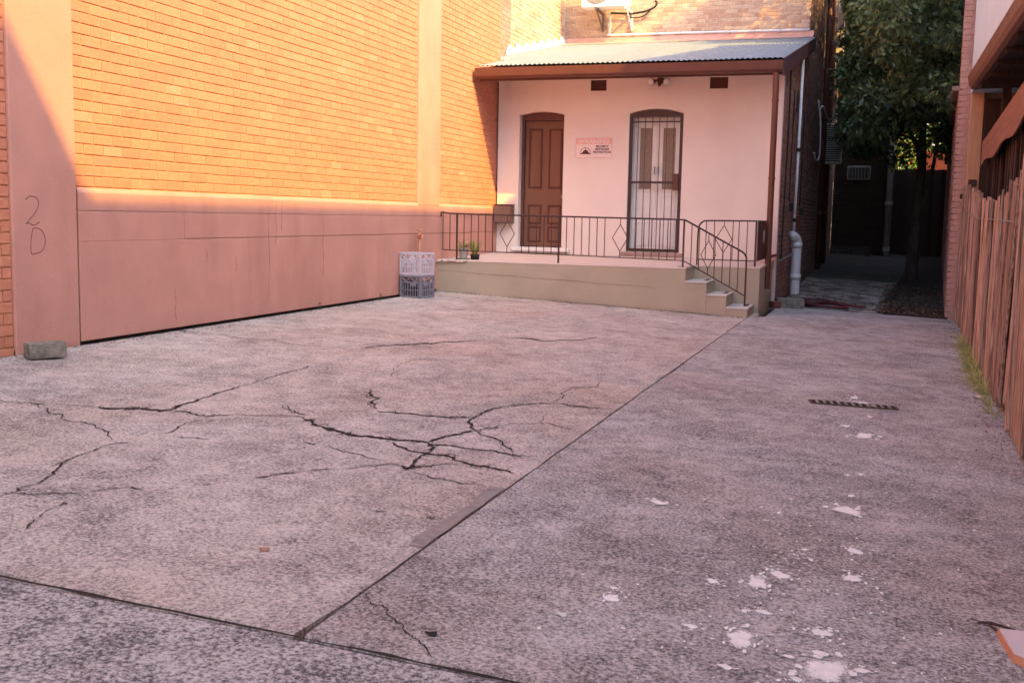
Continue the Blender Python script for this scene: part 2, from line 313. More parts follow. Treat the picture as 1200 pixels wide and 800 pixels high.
WHITEP = M('white_paint', (.82, .80, .79), .6, .05, 5, .08, 60)
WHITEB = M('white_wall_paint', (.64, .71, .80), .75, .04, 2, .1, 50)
BROWN = M('brown_gutter_paint', (.125, .042, .028), .45, .12, 5, .05, 60, spec=.5)
DBROWN = M('dark_brown_trim', (.13, .055, .045), .6, .15, 5, .08, 60)
DOORB = M('brown_door_paint', (.19, .092, .062), .5, .1, 5, .08, 50, stretch=(1, 1, .15))
DOORD = M('dark_moulding_paint', (.11, .04, .03), .5, .12, 8, .05)
IRON = M('brown_painted_iron', (.05, .022, .018), .5, .25, 30, .1, 90, spec=.5)
ZINC = M('corrugated_zinc', (.23, .28, .33), .5, .07, 3, .04, 30, metal=.25, stretch=(2, .3, 1), rnd=.05)
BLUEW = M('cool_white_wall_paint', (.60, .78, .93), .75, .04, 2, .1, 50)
FLASH = M('white_flashing', (.80, .80, .82), .6, .06, 8, .1, 60)
KHAKI = M('beige_porch_paint', (.45, .385, .30), .85, .06, 3, .35, 45, stain=.35, sscale=(1.5, 1.5, 1.2), staincol=(.34, .28, .20))
DECKT = M('porch_floor_paint', (.66, .55, .49), .8, .07, 4, .25, 50, stain=.25, sscale=(2, 2, 2), staincol=(.50, .42, .36))
TREAD = M('pale_tread_paint', (.55, .53, .49), .8, .08, 8, .2, 60)
BLACK = M('black_rubber', (.02, .02, .022), .6, .2, 20, .1)
GLASSD = M('dark_glass', (.03, .03, .035), .12, .1, 3, 0, spec=.8)
CURT = M('net_curtain', (.33, .26, .21), .9, .3, 60, 0, stretch=(6, 1, .3))
PVC = M('pale_blue_pvc', (.72, .81, .90), .35, .05, 8, .02, spec=.5)
CONC = concrete('worn_slab_concrete', (.12, .108, .108), (.64, .595, .55), 66, warm=(.92, .80, .74), thr=.485, wid=.09)
CONCN = concrete('rough_street_slab_concrete', (.09, .085, .09), (.57, .56, .55), 62, warm=(.95, .93, .93), thr=.5, wid=.07)
CONCR = concrete('driveway_strip_concrete', (.10, .095, .095), (.62, .60, .595), 68, warm=(.90, .80, .75), wid=.09)
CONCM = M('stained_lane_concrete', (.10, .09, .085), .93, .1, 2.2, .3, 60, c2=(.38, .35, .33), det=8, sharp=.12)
CONCL = concrete('shaded_lane_concrete', (.03, .028, .03), (.13, .122, .12), 20, warm=(.7, .65, .6))  # concrete tone lowered so the deep lane shade sits in the colour
PATCH = M('joint_mortar', (.29, .26, .245), .95, .2, 30, .4, 120)
SOIL = M('dark_soil', (.045, .035, .03), 1, .3, 12, .6, 60)
CRACKM = M('dirt_filled_crack', (.032, .027, .025), 1, .4, 40, .5, 200)
SPLASHM = M('spilled_white_paint', (.86, .86, .84), .75, .10, 25, .2, 120)
def soft_edge(m):
    n = m.node_tree.nodes; l = m.node_tree.links; b = n['Principled BSDF']
    at = n.new('ShaderNodeAttribute'); at.attribute_name = 'cover'; tc = n.new('ShaderNodeTexCoord')
    no = n.new('ShaderNodeTexNoise'); no.inputs['Scale'].default_value = 95; no.inputs['Detail'].default_value = 5; no.inputs['Roughness'].default_value = .7; l.new(tc.outputs['Object'], no.inputs['Vector'])
    ad = n.new('ShaderNodeMath'); ad.operation = 'ADD'; l.new(at.outputs['Fac'], ad.inputs[0]); l.new(no.outputs['Fac'], ad.inputs[1])
    mr = n.new('ShaderNodeMapRange'); mr.inputs[1].default_value = .60; mr.inputs[2].default_value = .90; l.new(ad.outputs[0], mr.inputs[0]); l.new(mr.outputs[0], b.inputs['Alpha'])
soft_edge(SPLASHM)
CRATEG = M('grey_crate_plastic', (.22, .22, .27), .45, .12, 12, .05, spec=.5)
CRATEW = M('lilac_crate_plastic', (.58, .54, .62), .45, .1, 12, .05, spec=.5)
COPPER = M('copper_tap', (.55, .25, .14), .4, .15, 20, .05, metal=.4)
FENCEM = M('weathered_paling', (.15, .08, .06), .9, .1, 11, .6, 60, stretch=(7, 7, .28), rnd=.40, sharp=.17, det=9, c2=(.58, .40, .335))
FENCED = M('dark_weathered_timber', (.06, .035, .03), .9, .3, 9, .4, 60, stretch=(6, 6, .4), rnd=.25)
TANPOST = M('orange_tan_timber', (.58, .32, .19), .75, .12, 8, .2, 60, stretch=(5, 5, .4))
BOARDM = M('red_brown_board', (.26, .13, .10), .8, .15, 6, .25, 60, stretch=(1, .4, 4))
BARK = M('dark_bark', (.07, .045, .04), .95, .3, 12, .6, 40, stretch=(1, 1, .3))
LEAF = M('dark_green_leaf', (.075, .13, .05), .38, .35, 4, 0, rnd=.45, c2=(.15, .22, .09), trans=.22, spec=.5)
LEAFY = M('yellow_green_leaf', (.20, .30, .05), .6, .3, 4, 0, rnd=.35, trans=.3)
GRASSM = M('dry_green_grass', (.42, .44, .17), .7, .3, 3, 0, rnd=.35, trans=.3)
LITTER = M('dead_leaf', (.13, .085, .06), .8, .4, 8, .1, rnd=.5)
BLOCKM = M('mossy_block_concrete', (.20, .185, .16), .95, .35, 16, .6, 70, c2=(.33, .30, .26), stain=.6, sscale=(9, 9, 9), staincol=(.07, .06, .045))
HOSE = M('maroon_hose', (.11, .03, .04), .5, .15, 30, .05)
CHALK = M('charcoal_scrawl', (.24, .11, .10), .9, .3, 60, .1)
METALW = M('white_enamel', (.80, .80, .78), .35, .04, 6, .02, spec=.5)
METALG = M('grey_steel', (.34, .33, .32), .45, .12, 12, .05, metal=.5)
CREAMW = M('cream_building_paint', (.62, .53, .46), .8, .08, 2, .1, 50)

# ------------------------------------------------------------------ ground
def slab(name, poly, mat, th=.1, zf=None, rough=0., label=None, bev=.012):
    zf = zf or (lambda x, y: G(x)); mb = MB()
    n = len(poly); cx_ = sum(p[0] for p in poly)/n; cy_ = sum(p[1] for p in poly)/n
    top = [(x+(cx_-x)/max(1e-3, math.hypot(cx_-x, cy_-y))*bev*1.2, y+(cy_-y)/max(1e-3, math.hypot(cx_-x, cy_-y))*bev*1.2) for x, y in poly]
    vs = [(x, y, zf(x, y)-th) for x, y in poly]+[(x, y, zf(x, y)-bev) for x, y in poly]+[(x, y, zf(x, y)) for x, y in top]
    fs = [tuple(range(2*n, 3*n))]+[(i, (i+1) % n, (i+1) % n+n, i+n) for i in range(n)]+[(i+n, (i+1) % n+n, (i+1) % n+2*n, i+2*n) for i in range(n)]
    mb.add(vs, fs); o = mb.build(name, mat, off=(cx_, cy_, zf(cx_, cy_))); kind(o, 'structure'); return o
# base earth, out to the horizon
mb = MB(); xs = [-300, -6.3, 6, 300]
mb.add([(x, y, G(x)-.07-(0 if abs(x) < 7 else .3)) for y in (-300, 400) for x in xs], [(0, 1, 5, 4), (1, 2, 6, 5), (2, 3, 7, 6)])
kind(mb.build('ground', SOIL), 'structure')
def wob(x0, y0, x1, y1, n, a):
    return [(x0+(x1-x0)*i/n+random.uniform(-a, a), y0+(y1-y0)*i/n+random.uniform(-a, a)) for i in range(n+1)]
yard = slab('yard_slab', [(-6.06, 2.83)]+wob(-5.5, 2.822, -1.63, 2.800, 9, .004)+wob(-1.607, 3.2, -1.606, 14.5, 60, .0045)+[(-1.6, 15.0), (-6.06, 15.0)], CONC)
drive = slab('driveway_slab', [(-1.597, 2.81), (1.3, 2.76), (1.3, 17.2)]+[(-1.40, 17.0), (-1.40, 15.0)]+wob(-1.598, 14.8, -1.598, 3.2, 60, .0035)[:], CONCR)
street = slab('street_slab', [(-9, -6), (4, -6), (4, 2.72)]+wob(1.3, 2.752, -6.2, 2.812, 16, .003)+[(-9, 2.82)], CONCN, zf=lambda x, y: G(x)+.004)
# narrow mortar patch along the main joint
mb = MB(); pts = wob(-1.645, 3.75, -1.648, 4.75, 9, .006)
L = [(x-.028-.012*math.sin(i*.9), y) for i, (x, y) in enumerate(pts)]; Rr = [(x+.036, y) for x, y in pts]
vs = [(x, y, G(x)+.003) for x, y in L]+[(x, y, G(x)+.003) for x, y in Rr]; n_ = len(L)
mb.add(vs, [(i, i+n_, i+1+n_, i+1) for i in range(n_-1)]); mb.build('joint_patch', PATCH, yard)
# lane between the houses
LZ = lambda x, y: G(x)-.004+max(0, y-19)*.0155
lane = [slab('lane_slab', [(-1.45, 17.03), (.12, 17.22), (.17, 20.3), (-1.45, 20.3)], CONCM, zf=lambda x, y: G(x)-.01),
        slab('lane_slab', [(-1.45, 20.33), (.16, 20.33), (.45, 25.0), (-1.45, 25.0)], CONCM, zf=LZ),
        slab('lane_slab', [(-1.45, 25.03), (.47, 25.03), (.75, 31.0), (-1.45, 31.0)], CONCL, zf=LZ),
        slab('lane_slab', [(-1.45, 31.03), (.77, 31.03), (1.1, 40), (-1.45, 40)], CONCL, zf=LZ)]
mb = MB(); mb.add([(.1, 17.22, G(.1)-.03), (1.6, 17.22, G(1.5)-.02), (2.4, 40, LZ(2, 40)+.02), (.6, 40, LZ(.6, 40)-.02)], [(0, 1, 2, 3)])
kind(mb.build('soil_bed', SOIL), 'structure')

# cracks
def rough(pts, amp, lv=3):
    P = [Vector(p) for p in pts]
    for _ in range(lv):
        Q = [P[0]]
        for p, q in zip(P[:-1], P[1:]):
            d = q-p; L_ = d.length; n_ = Vector((-d.y, d.x)).normalized() if L_ > 1e-5 else Vector((0, 0))
            Q += [(p+q)/2+n_*random.uniform(-1, 1)*amp*L_*(1+1.6*abs(d.x)/max(L_, 1e-5)), q]
        P = Q
    return [tuple(p) for p in P]
def ribbon(mb, pts, w_, ends=True, step=.05, jag=.012):
    P = []; 
    for (a, b) in zip(pts[:-1], pts[1:]):
        a, b = Vector(a), Vector(b); d = (b-a).length; k = max(1, int(d/step))
        for i in range(k): P.append(a+(b-a)*i/k)
    P.append(Vector(pts[-1])); n = len(P); L_, R_ = [], []
    for i, p in enumerate(P):
        t = (P[min(i+1, n-1)]-P[max(i-1, 0)]); t.normalize(); nn = Vector((-t.y, t.x))
        f = min(1, min(i, n-1-i)/3+.25) if ends else 1
        wf = (1+2.4*abs(t.x))*w_*f*.5; o = nn*random.uniform(-jag, jag)*(1 if 0 < i < n-1 else 0)
        L_.append(p+o+nn*wf*random.uniform(.35, 1.5)); R_.append(p+o-nn*wf*random.uniform(.35, 1.5))
    o = len(mb.v)
    mb.v += [(p.x, p.y, G(p.x)+.004) for p in L_]+[(p.x, p.y, G(p.x)+.004) for p in R_]
    mb.f += [(o+i, o+i+n, o+i+1+n, o+i+1) for i in range(n-1)]
for w_, pts in CRACKS:
    if pts[0] == (-1.62, 3.21): w_ = .0028
    if w_ in (.0096, .0104): w_ = .015
    if abs(w_-.0127) < 1e-4: w_ = .004
    sl_ = drive if pts[0][0] > -1.6 or sum(p[0] for p in pts)/len(pts) > -1.6 else yard
    if sl_ is yard: pts = [(max(-6.05, min(p[0], -1.66)), p[1]) for p in pts]
    mb = MB(); rp_ = rough(pts, .085); ribbon(mb, rp_, w_*.68, step=.03, jag=.004)
    if w_ > .006 and sl_ is yard:
        for _ in range(3):      # short splinters running beside the crack
            i = random.randrange(len(rp_)-6) if len(rp_) > 8 else 0; seg = [(p[0]+random.uniform(-.01, .01)+.0, min(14.5, p[1]+.05*random.choice((-1, 1)))) for p in rp_[i:i+6]]
            ribbon(mb, seg, w_*.3, step=.03, jag=.004)
    mb.build('crack', CRACKM, sl_, off=(*pts[0], G(pts[0][0])), fix=False)
# the joints collect dirt
mb = MB(); ribbon(mb, [(-1.603, 2.85), (-1.603, 9), (-1.60, 14.6)], .0035, step=.12, jag=.004); mb.build('joint_dirt', CRACKM, drive, fix=False)
mb = MB(); ribbon(mb, [(-6.1, 2.81), (-4, 2.80), (-2.6, 2.79), (-1.6, 2.79)], .006, step=.1, jag=.003)
ribbon(mb, [(-1.6, 2.79), (-.8, 2.785), (1.3, 2.76)], .005, step=.1, jag=.003); mb.build('joint_dirt', CRACKM, street, fix=False)
# cracks across the lane slabs
for pts in ([(-.75, 17.1), (-.55, 18.2), (-.6, 19.4)], [(-1.3, 18.9), (-.7, 18.6), (-.2, 18.9), (.1, 18.7)], [(-.4, 20.5), (-.3, 21.8), (.1, 22.6)]):
    mb = MB(); ribbon(mb, rough(pts, .08), .02, step=.05, jag=.01); mb.build('crack', CRACKM, lane[0] if pts[0][1] < 20 else lane[1], fix=False)
# paint spills
COV = []
def cover(o):
    at = o.data.attributes.new('cover', 'FLOAT', 'POINT'); at.data.foreach_set('value', COV); COV.clear(); return o
def blob(mb, x, y, rx, ry, z=.004, n=22):
    ph = [random.uniform(0, 6.28) for _ in range(5)]; am = [.16, .10, .07, .05, .04]; pts = []
    for k in range(n):
        t = 2*math.pi*k/n; r = 1+sum(am[q]*math.sin((q+2)*t+ph[q]) for q in range(5)); pts.append((x+rx*r*math.cos(t), y+ry*r*math.sin(t)))
    o = len(mb.v); mid = [(x+(a-x)*.55, y+(b-y)*.55) for a, b in pts]
    mb.v += [(a, b, G(a)+z) for a, b in pts]+[(a, b, G(a)+z) for a, b in mid]+[(x, y, G(x)+z)]
    mb.f += [(o+k, o+(k+1) % n, o+n+(k+1) % n, o+n+k) for k in range(n)]+[(o+n+k, o+n+(k+1) % n, o+2*n) for k in range(n)]
    COV.extend([0]*n+[.45]*n+[.6])
for (x, y, rx, ry) in SPLASH:
    mb = MB(); blob(mb, x, y, rx*1.08, ry*1.08, z=.003)
    for _ in range(9):
        a = random.uniform(0, 6.28); q = random.uniform(.85, 1.7); blob(mb, x+rx*q*math.cos(a), y+ry*q*math.sin(a), rx*random.uniform(.10, .40), ry*random.uniform(.10, .38), z=.0034+.0003*_, n=12)
    cover(mb.build('paint_spill', SPLASHM, drive, off=(x, y, G(x)), fix=False))
mb = MB()
for _ in range(260):
    x = random.gauss(-.15, .35); y = random.uniform(2.9, 9) if random.random() < .4 else random.gauss(3.7, .7)
    if y > 2.8 and -1.5 < x < 1: blob(mb, x, y, random.uniform(.003, .012), random.uniform(.004, .016), z=.0029, n=7)
kind(cover(mb.build('paint_speckle', SPLASHM, drive, fix=False)), 'stuff')
# loose grit and crumbs of mortar along walls, in the yard
mb = MB()
def crumb(mb, x, y, z, s):
    q = [Vector((random.uniform(-1, 1), random.uniform(-1, 1), random.uniform(-.6, .9)))*s for _ in range(5)]
    mb.add([Vector((x, y, z))+v for v in q], [(0, 1, 2), (0, 2, 3), (1, 3, 2), (0, 4, 1), (2, 4, 3)])
for _ in range(420):
    x = -6.05+abs(random.gauss(0, .07)); y = random.uniform(6, 14.6); crumb(mb, x, y, G(x)+.004, random.uniform(.003, .012))
for _ in range(420):
    x = random.uniform(-6, -1.6); y = 14.58-abs(random.gauss(0, .07)); crumb(mb, x, y, G(x)+.004, random.uniform(.003, .014))
for _ in range(500):
    x = random.uniform(-6, 1); y = random.uniform(2.9, 14); crumb(mb, x, y, G(x)+.002, random.uniform(.002, .006))
for _ in range(300):
    y = random.uniform(7, 17); x = .86+.025*(y-8)-abs(random.gauss(0, .1)); crumb(mb, x, y, G(x)+.004, random.uniform(.003, .012))
kind(tag(mb.build('grit', BLOCKM, fix=False), 'loose grit and crumbs of mortar scattered over the concrete yard', 'grit'), 'stuff')

# ------------------------------------------------------------------ left boundary wall
XW = -6.09
STREAK = M('faded_streak', (.40, .185, .15), .9, .15)
lw = thing('boundary_wall', 'long orange painted brick wall with pink rendered base and pilasters, left of the yard', 'wall', (XW, 10, -1.1))
mb = MB(); mb.box(-14, XW-.035, -8, 17.34, -1.4, 8.6); mb.build('wall_core', MORTO, lw)
mb = MB(); mb.box(-6.4, XW, 6.45, 7.135, -1.35, 8.6, .006); pl1 = mb.build('pilaster', PINK, lw)
mb = MB(); mb.box(-6.4, XW+.004, 13.93, 14.70, .13, 8.6, .006); mb.build('pilaster', PINK, lw)
# rendered base: panels between scored grooves, with a narrow sloping ledge on top
def rpanel(y0, y1, z0, z1): return MB().box(-6.4, XW, y0, y1, z0, z1, .004)
rpanel(7.150, 17.21, -1.078, -.268).build('render_panel', PINK, lw)
rpanel(7.150, 8.55, -.268, -.022).build('render_panel', PINK, lw)
rpanel(8.553, 17.21, -.263, -.022).build('render_panel', PINK, lw)
mb = MB(); mb.prism([(XW, 7.150, -.017), (XW, 7.150, .125), (XW-.012, 7.150, .150), (XW-.045, 7.150, .172), (-6.4, 7.150, .172), (-6.4, 7.150, -.017)], (0, 10.06, 0)); mb.build('render_ledge', PINK, lw)
MB().box(-6.4, XW-.012, 7.136, 7.149, -1.3, .16).build('expansion_joint', CRACKM, lw)
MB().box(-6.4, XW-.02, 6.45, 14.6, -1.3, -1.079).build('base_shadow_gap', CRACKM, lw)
PB = (XW-.036, 7.14, 0)
brick_wall(lw, (XW-.036, 7.145, 0), (0, 1, 0), (1, 0, 0), 13.925-7.145, .176, 8.55, BRICKO, limit=215, proud=.010)
brick_wall(lw, (XW-.036, 14.71, 0), (0, 1, 0), (1, 0, 0), 17.335-14.71, .176, 8.55, BRICKO, limit=45, proud=.010)
brick_wall(lw, (XW-.036, 4.8, 0), (0, 1, 0), (1, 0, 0), 6.445-4.8, -1.13, 8.55, BRICKO, limit=40, proud=.012)
MB().box(-6.3, XW-.02, 4.0, 6.44, -1.35, -1.135, .01).build('plinth', PINK, lw)
# scrawled 2 0 on the first pilaster
P = lambda y, z: (XW-.0035, y, z)
for pts in ([(6.585, .055), (6.63, .083), (6.70, .07), (6.715, .02), (6.68, -.04), (6.61, -.10), (6.585, -.125), (6.61, -.118), (6.66, -.135), (6.72, -.112)],
            [(6.65, -.16), (6.63, -.24), (6.625, -.34), (6.66, -.352), (6.74, -.33), (6.775, -.26), (6.755, -.19), (6.70, -.158), (6.65, -.16)]):
    MB().tube(smooth_path([P(*q) for q in pts], 5), .0062, 7).build('scrawled_digit', CHALK, pl1)
# vertical tear stains and a weathered seam
for y, z0, z1 in ((10.02, -.9, .1), (10.16, -.35, .11), (10.28, -.2, .12), (11.2, -.75, -.05), (8.9, -.5, -.36), (8.4, -1.0, -.7), (9.4, -.6, -.45)):
    pts = [P(y+.008*math.sin(i*1.3+y), z0+(z1-z0)*i/8) for i in range(9)]
    MB().tube(pts, [.005, .0066, .005, .0074, .0056, .0068, .005, .0062, .0042], 6).build('drip_streak', STREAK, lw)
# wing wall that continues behind, on the plane x = -6.6
wg = thing('wing_wall', 'sunlit tan brick wing wall above the porch roof, with white stepped flashing', 'wall', (-6.6, 20, -1.1))
MB().box(-7.6, -6.63, 17.36, 22.9, -1.4, 8.6).build('wall_core', MORTT, wg)
brick_wall(wg, (-6.629, 17.36, 0), (0, 1, 0), (1, 0, 0), 1.95, 2.4, 8.5, BRICKR, limit=30)
brick_wall(wg, (-6.629, 19.32, 0), (0, 1, 0), (1, 0, 0), 3.52, 2.75, 8.5, BRICKT, limit=200, jit=.004)
for i in range(8):
    y0 = 19.0+i*.485; z0 = 2.30+.2*(y0-16.0); 
    MB().prism([(-6.585, y0, z0+.01), (-6.585, y0+.49, z0+.105), (-6.585, y0+.49, z0+.19), (-6.585, y0+.14, z0+.22), (-6.585, y0+.04, z0+.10)], (-.014, 0, 0)).build('stepped_flashing', FLASH, wg)
# ------------------------------------------------------------------ porch house
XH = -1.49; YH = 17.21
ho = thing('porch_house', 'pale pink single storey house with corrugated roof, brown gutter, two doors and brick side', 'house', (-3.8, YH, -.6))
def arch(x0, x1, z0, zs, rise, y, n=10):
    return [(x0, y, z0), (x1, y, z0)]+[(x1+(x0-x1)*i/n, y, zs+rise*(1-(2*i/n-1)**2)) for i in range(n+1)]
d1 = arch(-5.72, -4.95, -.50, 1.66, .055, YH); d2 = arch(-3.87, -3.00, -.53, 1.66, .075, YH)
v1 = [(-4.52, YH, 2.03), (-4.26, YH, 2.03), (-4.26, YH, 2.20), (-4.52, YH, 2.20)]; v2 = [(-2.61, YH, 2.03), (-2.33, YH, 2.03), (-2.33, YH, 2.205), (-2.61, YH, 2.205)]
mb = MB(); mb.holed([[(XW+.002, YH, -1.35), (XH, YH, -1.35), (XH+.0, YH, 2.42), (XW+.002, YH, 2.42)], d1[::-1], d2[::-1], v1[::-1], v2[::-1]], (0, .23, 0)); mb.build('front_wall', HOUSEP, ho)
for v in (v1, v2):
    o = MB().box(v[0][0]-.01, v[1][0]+.01, YH+.03, YH+.06, v[0][2]-.01, v[2][2]+.01).build('air_vent', DBROWN, ho)
    mb = MB()
    for i in range(5):
        z = v[0][2]+.02+i*.033; mb.obox(((v[0][0]+v[1][0])/2, YH+.022, z), (1, 0, 0), (0, .8, -.5), (0, .5, .8), (v[1][0]-v[0][0])/2-.004, .011, .003)
    mb.build('louvre', DBROWN, o)
# white painted inner reveals of both openings
for (xa, zz0, zt) in ((-5.72, -.50, 1.65), (-3.87, -.53, 1.65)):
    MB().box(xa-.002, xa+.006, YH+.004, YH+.205, zz0+.01, zt).build('reveal', WHITEP, ho)
# brown panelled door
dr = MB().box(-5.665, -4.93, YH+.19, YH+.235, -.485, 1.575, .003).build('door', DOORB, ho)
MB().prism([(-5.714, YH+.14, -.49), (-5.668, YH+.14, -.49), (-5.668, YH+.14, 1.58), (-4.945, YH+.14, 1.58), (-4.945, YH+.14, 1.71), (-5.714, YH+.14, 1.71)], (0, .07, 0)).build('door_frame', DBROWN, ho)
def door_panel(x0, x1, z0, z1, y, parent, m1, m2):
    mb = MB(); w_ = .028
    for a in ((x0, x1, z0, z0+w_), (x0, x1, z1-w_, z1), (x0, x0+w_, z0+w_, z1-w_), (x1-w_, x1, z0+w_, z1-w_)):
        mb.box(a[0], a[1], y-.012, y+.01, a[2], a[3], .006)
    p = mb.build('panel_moulding', m1, parent); MB().box(x0+w_+.004, x1-w_-.004, y-.005, y+.01, z0+w_+.004, z1-w_-.004, .004).build('panel_field', m2, parent)
for (x0, x1) in ((-5.60, -5.365), (-5.255, -5.02)):
    door_panel(x0, x1, .47, 1.45, YH+.19, dr, DOORD, DOORB)
    door_panel(x0, x1, -.12, .20, YH+.19, dr, DOORD, DOORB); door_panel(x0, x1, -.42, -.155, YH+.19, dr, DOORD, DOORB)
MB().lathe((-5.0, YH+.19, .34), [(0, -.05), (.022, -.05), (.024, -.03), (.01, -.018), (.012, 0), (.024, 0), (.024, .004)], 12, (0, 1, 0)).build('door_knob', METALG, dr, True)
MB().box(-5.03, -4.985, YH+.172, YH+.19, .40, .48, .004).build('lock_plate', DBROWN, dr)
MB().box(-5.80, -4.80, YH-.09, YH+.22, -.57, -.505, .012).build('door_sill', WHITEP, ho)
# french doors behind a barred security gate
MB().box(-3.95, -2.93, YH-.07, YH+.2, -.60, -.534, .01).build('door_sill', M('rosy_sill', (.38, .26, .23), .8, .12), ho)
mb = MB(); mb.prism([(-3.864, YH+.15, -.53), (-3.82, YH+.15, -.53), (-3.82, YH+.15, 1.56), (-3.05, YH+.15, 1.56), (-3.05, YH+.15, -.53), (-3.006, YH+.15, -.53), (-3.006, YH+.15, 1.69), (-3.44, YH+.15, 1.735), (-3.864, YH+.15, 1.69)], (0, .07, 0)); mb.build('door_frame', WHITEP, ho)
for k, (x0, x1) in enumerate(((-3.817, -3.437), (-3.433, -3.053))):
    lf = MB()
    gx0, gx1 = (x0+.10, x0+.30) if k == 0 else (x0+.09, x0+.29)
    lf.holed([[(x0, YH+.17, -.52), (x1, YH+.17, -.52), (x1, YH+.17, 1.555), (x0, YH+.17, 1.555)], [(gx0, YH+.17, .48), (gx0, YH+.17, 1.45), (gx1, YH+.17, 1.45), (gx1, YH+.17, .48)]], (0, .04, 0))
    lf = lf.build('door_leaf', WHITEP, ho)
    MB().box(gx0-.004, gx1+.004, YH+.185, YH+.19, .476, 1.454).build('pane', GLASSD, lf)
    mb = MB(); nn = 26
    vs = [(gx0+(gx1-gx0)*i/nn, YH+.181-.004*math.sin(i*1.55), z) for z in (.48, 1.45) for i in range(nn+1)]
    mb.add(vs, [(i, i+1, i+nn+2, i+nn+1) for i in range(nn)]); mb.build('net_curtain', CURT, lf)
    door_panel(x0+.06, x1-.06, .02, .38, YH+.17, lf, WHITEP, WHITEP); door_panel(x0+.06, x1-.06, -.44, -.05, YH+.17, lf, WHITEP, WHITEP)
    MB().box(*((x1-.035, x1-.02) if k == 0 else (x0+.02, x0+.035)), YH+.13, YH+.17, .72, .84, .004).build('door_pull', METALG, lf)
GATEBAR = M('worn_gate_bar', (.15, .10, .085), .5, .25, 30, .1)
sg = MB(); Yg = YH+.03
sg.holed([[(-3.862, Yg, -.515), (-3.008, Yg, -.515), (-3.008, Yg, 1.655)]+[(-3.008+(-.854)*i/8, Yg, 1.655+.07*(1-(2*i/8-1)**2)) for i in range(1, 8)]+[(-3.862, Yg, 1.655)],
          [(-3.815, Yg, -.475), (-3.815, Yg, 1.61), (-3.055, Yg, 1.61), (-3.055, Yg, -.475)]], (0, .03, 0))
sg = sg.build('security_gate', IRON, ho)
for i in range(6):
    x = -3.815+.76*(i+.75)/6.6; MB().box(x-.0055, x+.0055, Yg+.008, Yg+.022, -.475, 1.61).build('bar', GATEBAR, sg)
MB().box(-3.815, -3.055, Yg+.002, Yg+.028, .565, .60).build('cross_rail', IRON, sg); MB().box(-3.815, -3.055, Yg+.004, Yg+.026, 1.525, 1.545).build('cross_rail', IRON, sg)
MB().box(-3.135, -3.052, Yg-.035, Yg+.03, .46, .72, .006).build('lock_box', DBROWN, sg)
# brick side of the porch house, under the sloping roof
MB().prism([(XH-.035, YH+.01, -1.35), (XH-.035, 22.9, -1.35), (XH-.035, 22.9, 3.55), (XH-.035, YH+.01, 2.40)], (-.25, 0, 0)).build('side_wall_core', MORTP, ho)
MB().box(XH-.04, XH+.004, YH+.002, YH+.05, -1.34, 2.42).build('corner_render', WHITEP, ho)
slopez = lambda u: 2.42+.2*u
brick_wall(ho, (XH-.034, YH+.06, 0), (0, 1, 0), (1, 0, 0), 22.9-YH-.07, -1.33, 3.5, BRICKP, course=.081, blen=.235, limit=260, english=True, jit=.004, skip=lambda a, b, z, h: h > slopez(a)-.02)
# roof: corrugated sheets laid side by side
RZ = lambda y: 2.30+.2*(y-16.0)
def sheet(x0, x1, y0, y1, parent, name='roof_sheet', th=.0):
    n = max(4, int((x1-x0)/.076*8)); vs = []
    ys = [y0+(y1-y0)*k/4 for k in range(5)]
    for y in ys:
        for i in range(n+1):
            x = x0+(x1-x0)*i/n; vs.append((x, y, RZ(y)+.0085*math.cos(2*math.pi*x/.076)+th))
    nv = n+1; fs = [(k*nv+i, k*nv+i+1, (k+1)*nv+i+1, (k+1)*nv+i) for k in range(4) for i in range(n)]
    mb = MB(); mb.add(vs, fs); mb.add([(x, y, z-.0025) for x, y, z in vs], [f[::-1] for f in fs])
    return mb.build(name, ZINC, parent, True, fix=False)
x = -6.04; i = 0
rf = MB().prism([(-6.02, 16.22, 2.22), (-6.02, 22.85, 3.55), (-6.02, 22.85, 3.62), (-6.02, 16.22, 2.29)], (4.55, 0, 0)).build('roof', DBROWN, ho)
while x < -1.42:
    x1 = min(x+.762, -1.405); sheet(x, x1, 16.0, 22.88, rf, th=(i % 2)*.003); x = x1-.0; i += 1
sheet(-6.585, -6.04, 17.40, 22.88, rf)
# screws of the sheets and a flashing strip at the top of the roof
mb = MB(); 
for y in (16.25, 17.6, 19.2, 20.8, 22.4):
    k = 0; x = math.ceil(-6.04/.076)*.076
    while x < -1.42:
        if k % 3 == 0: mb.lathe((x, y, RZ(y)+.007), [(.009, 0), (.009, .004), (.004, .008), (0, .009)], 6)
        x += .076; k += 1
kind(mb.build('roof_screw', METALG, rf, fix=False), 'stuff')
MB().prism([(-6.58, 22.60, 3.63), (-6.58, 22.885, 3.69), (-6.58, 22.885, 3.80), (-6.58, 22.87, 3.80), (-6.58, 22.865, 3.71), (-6.58, 22.60, 3.655)], (5.14, 0, 0)).build('top_flashing', M('salmon_flashing', (.62, .38, .33), .7, .1), rf)
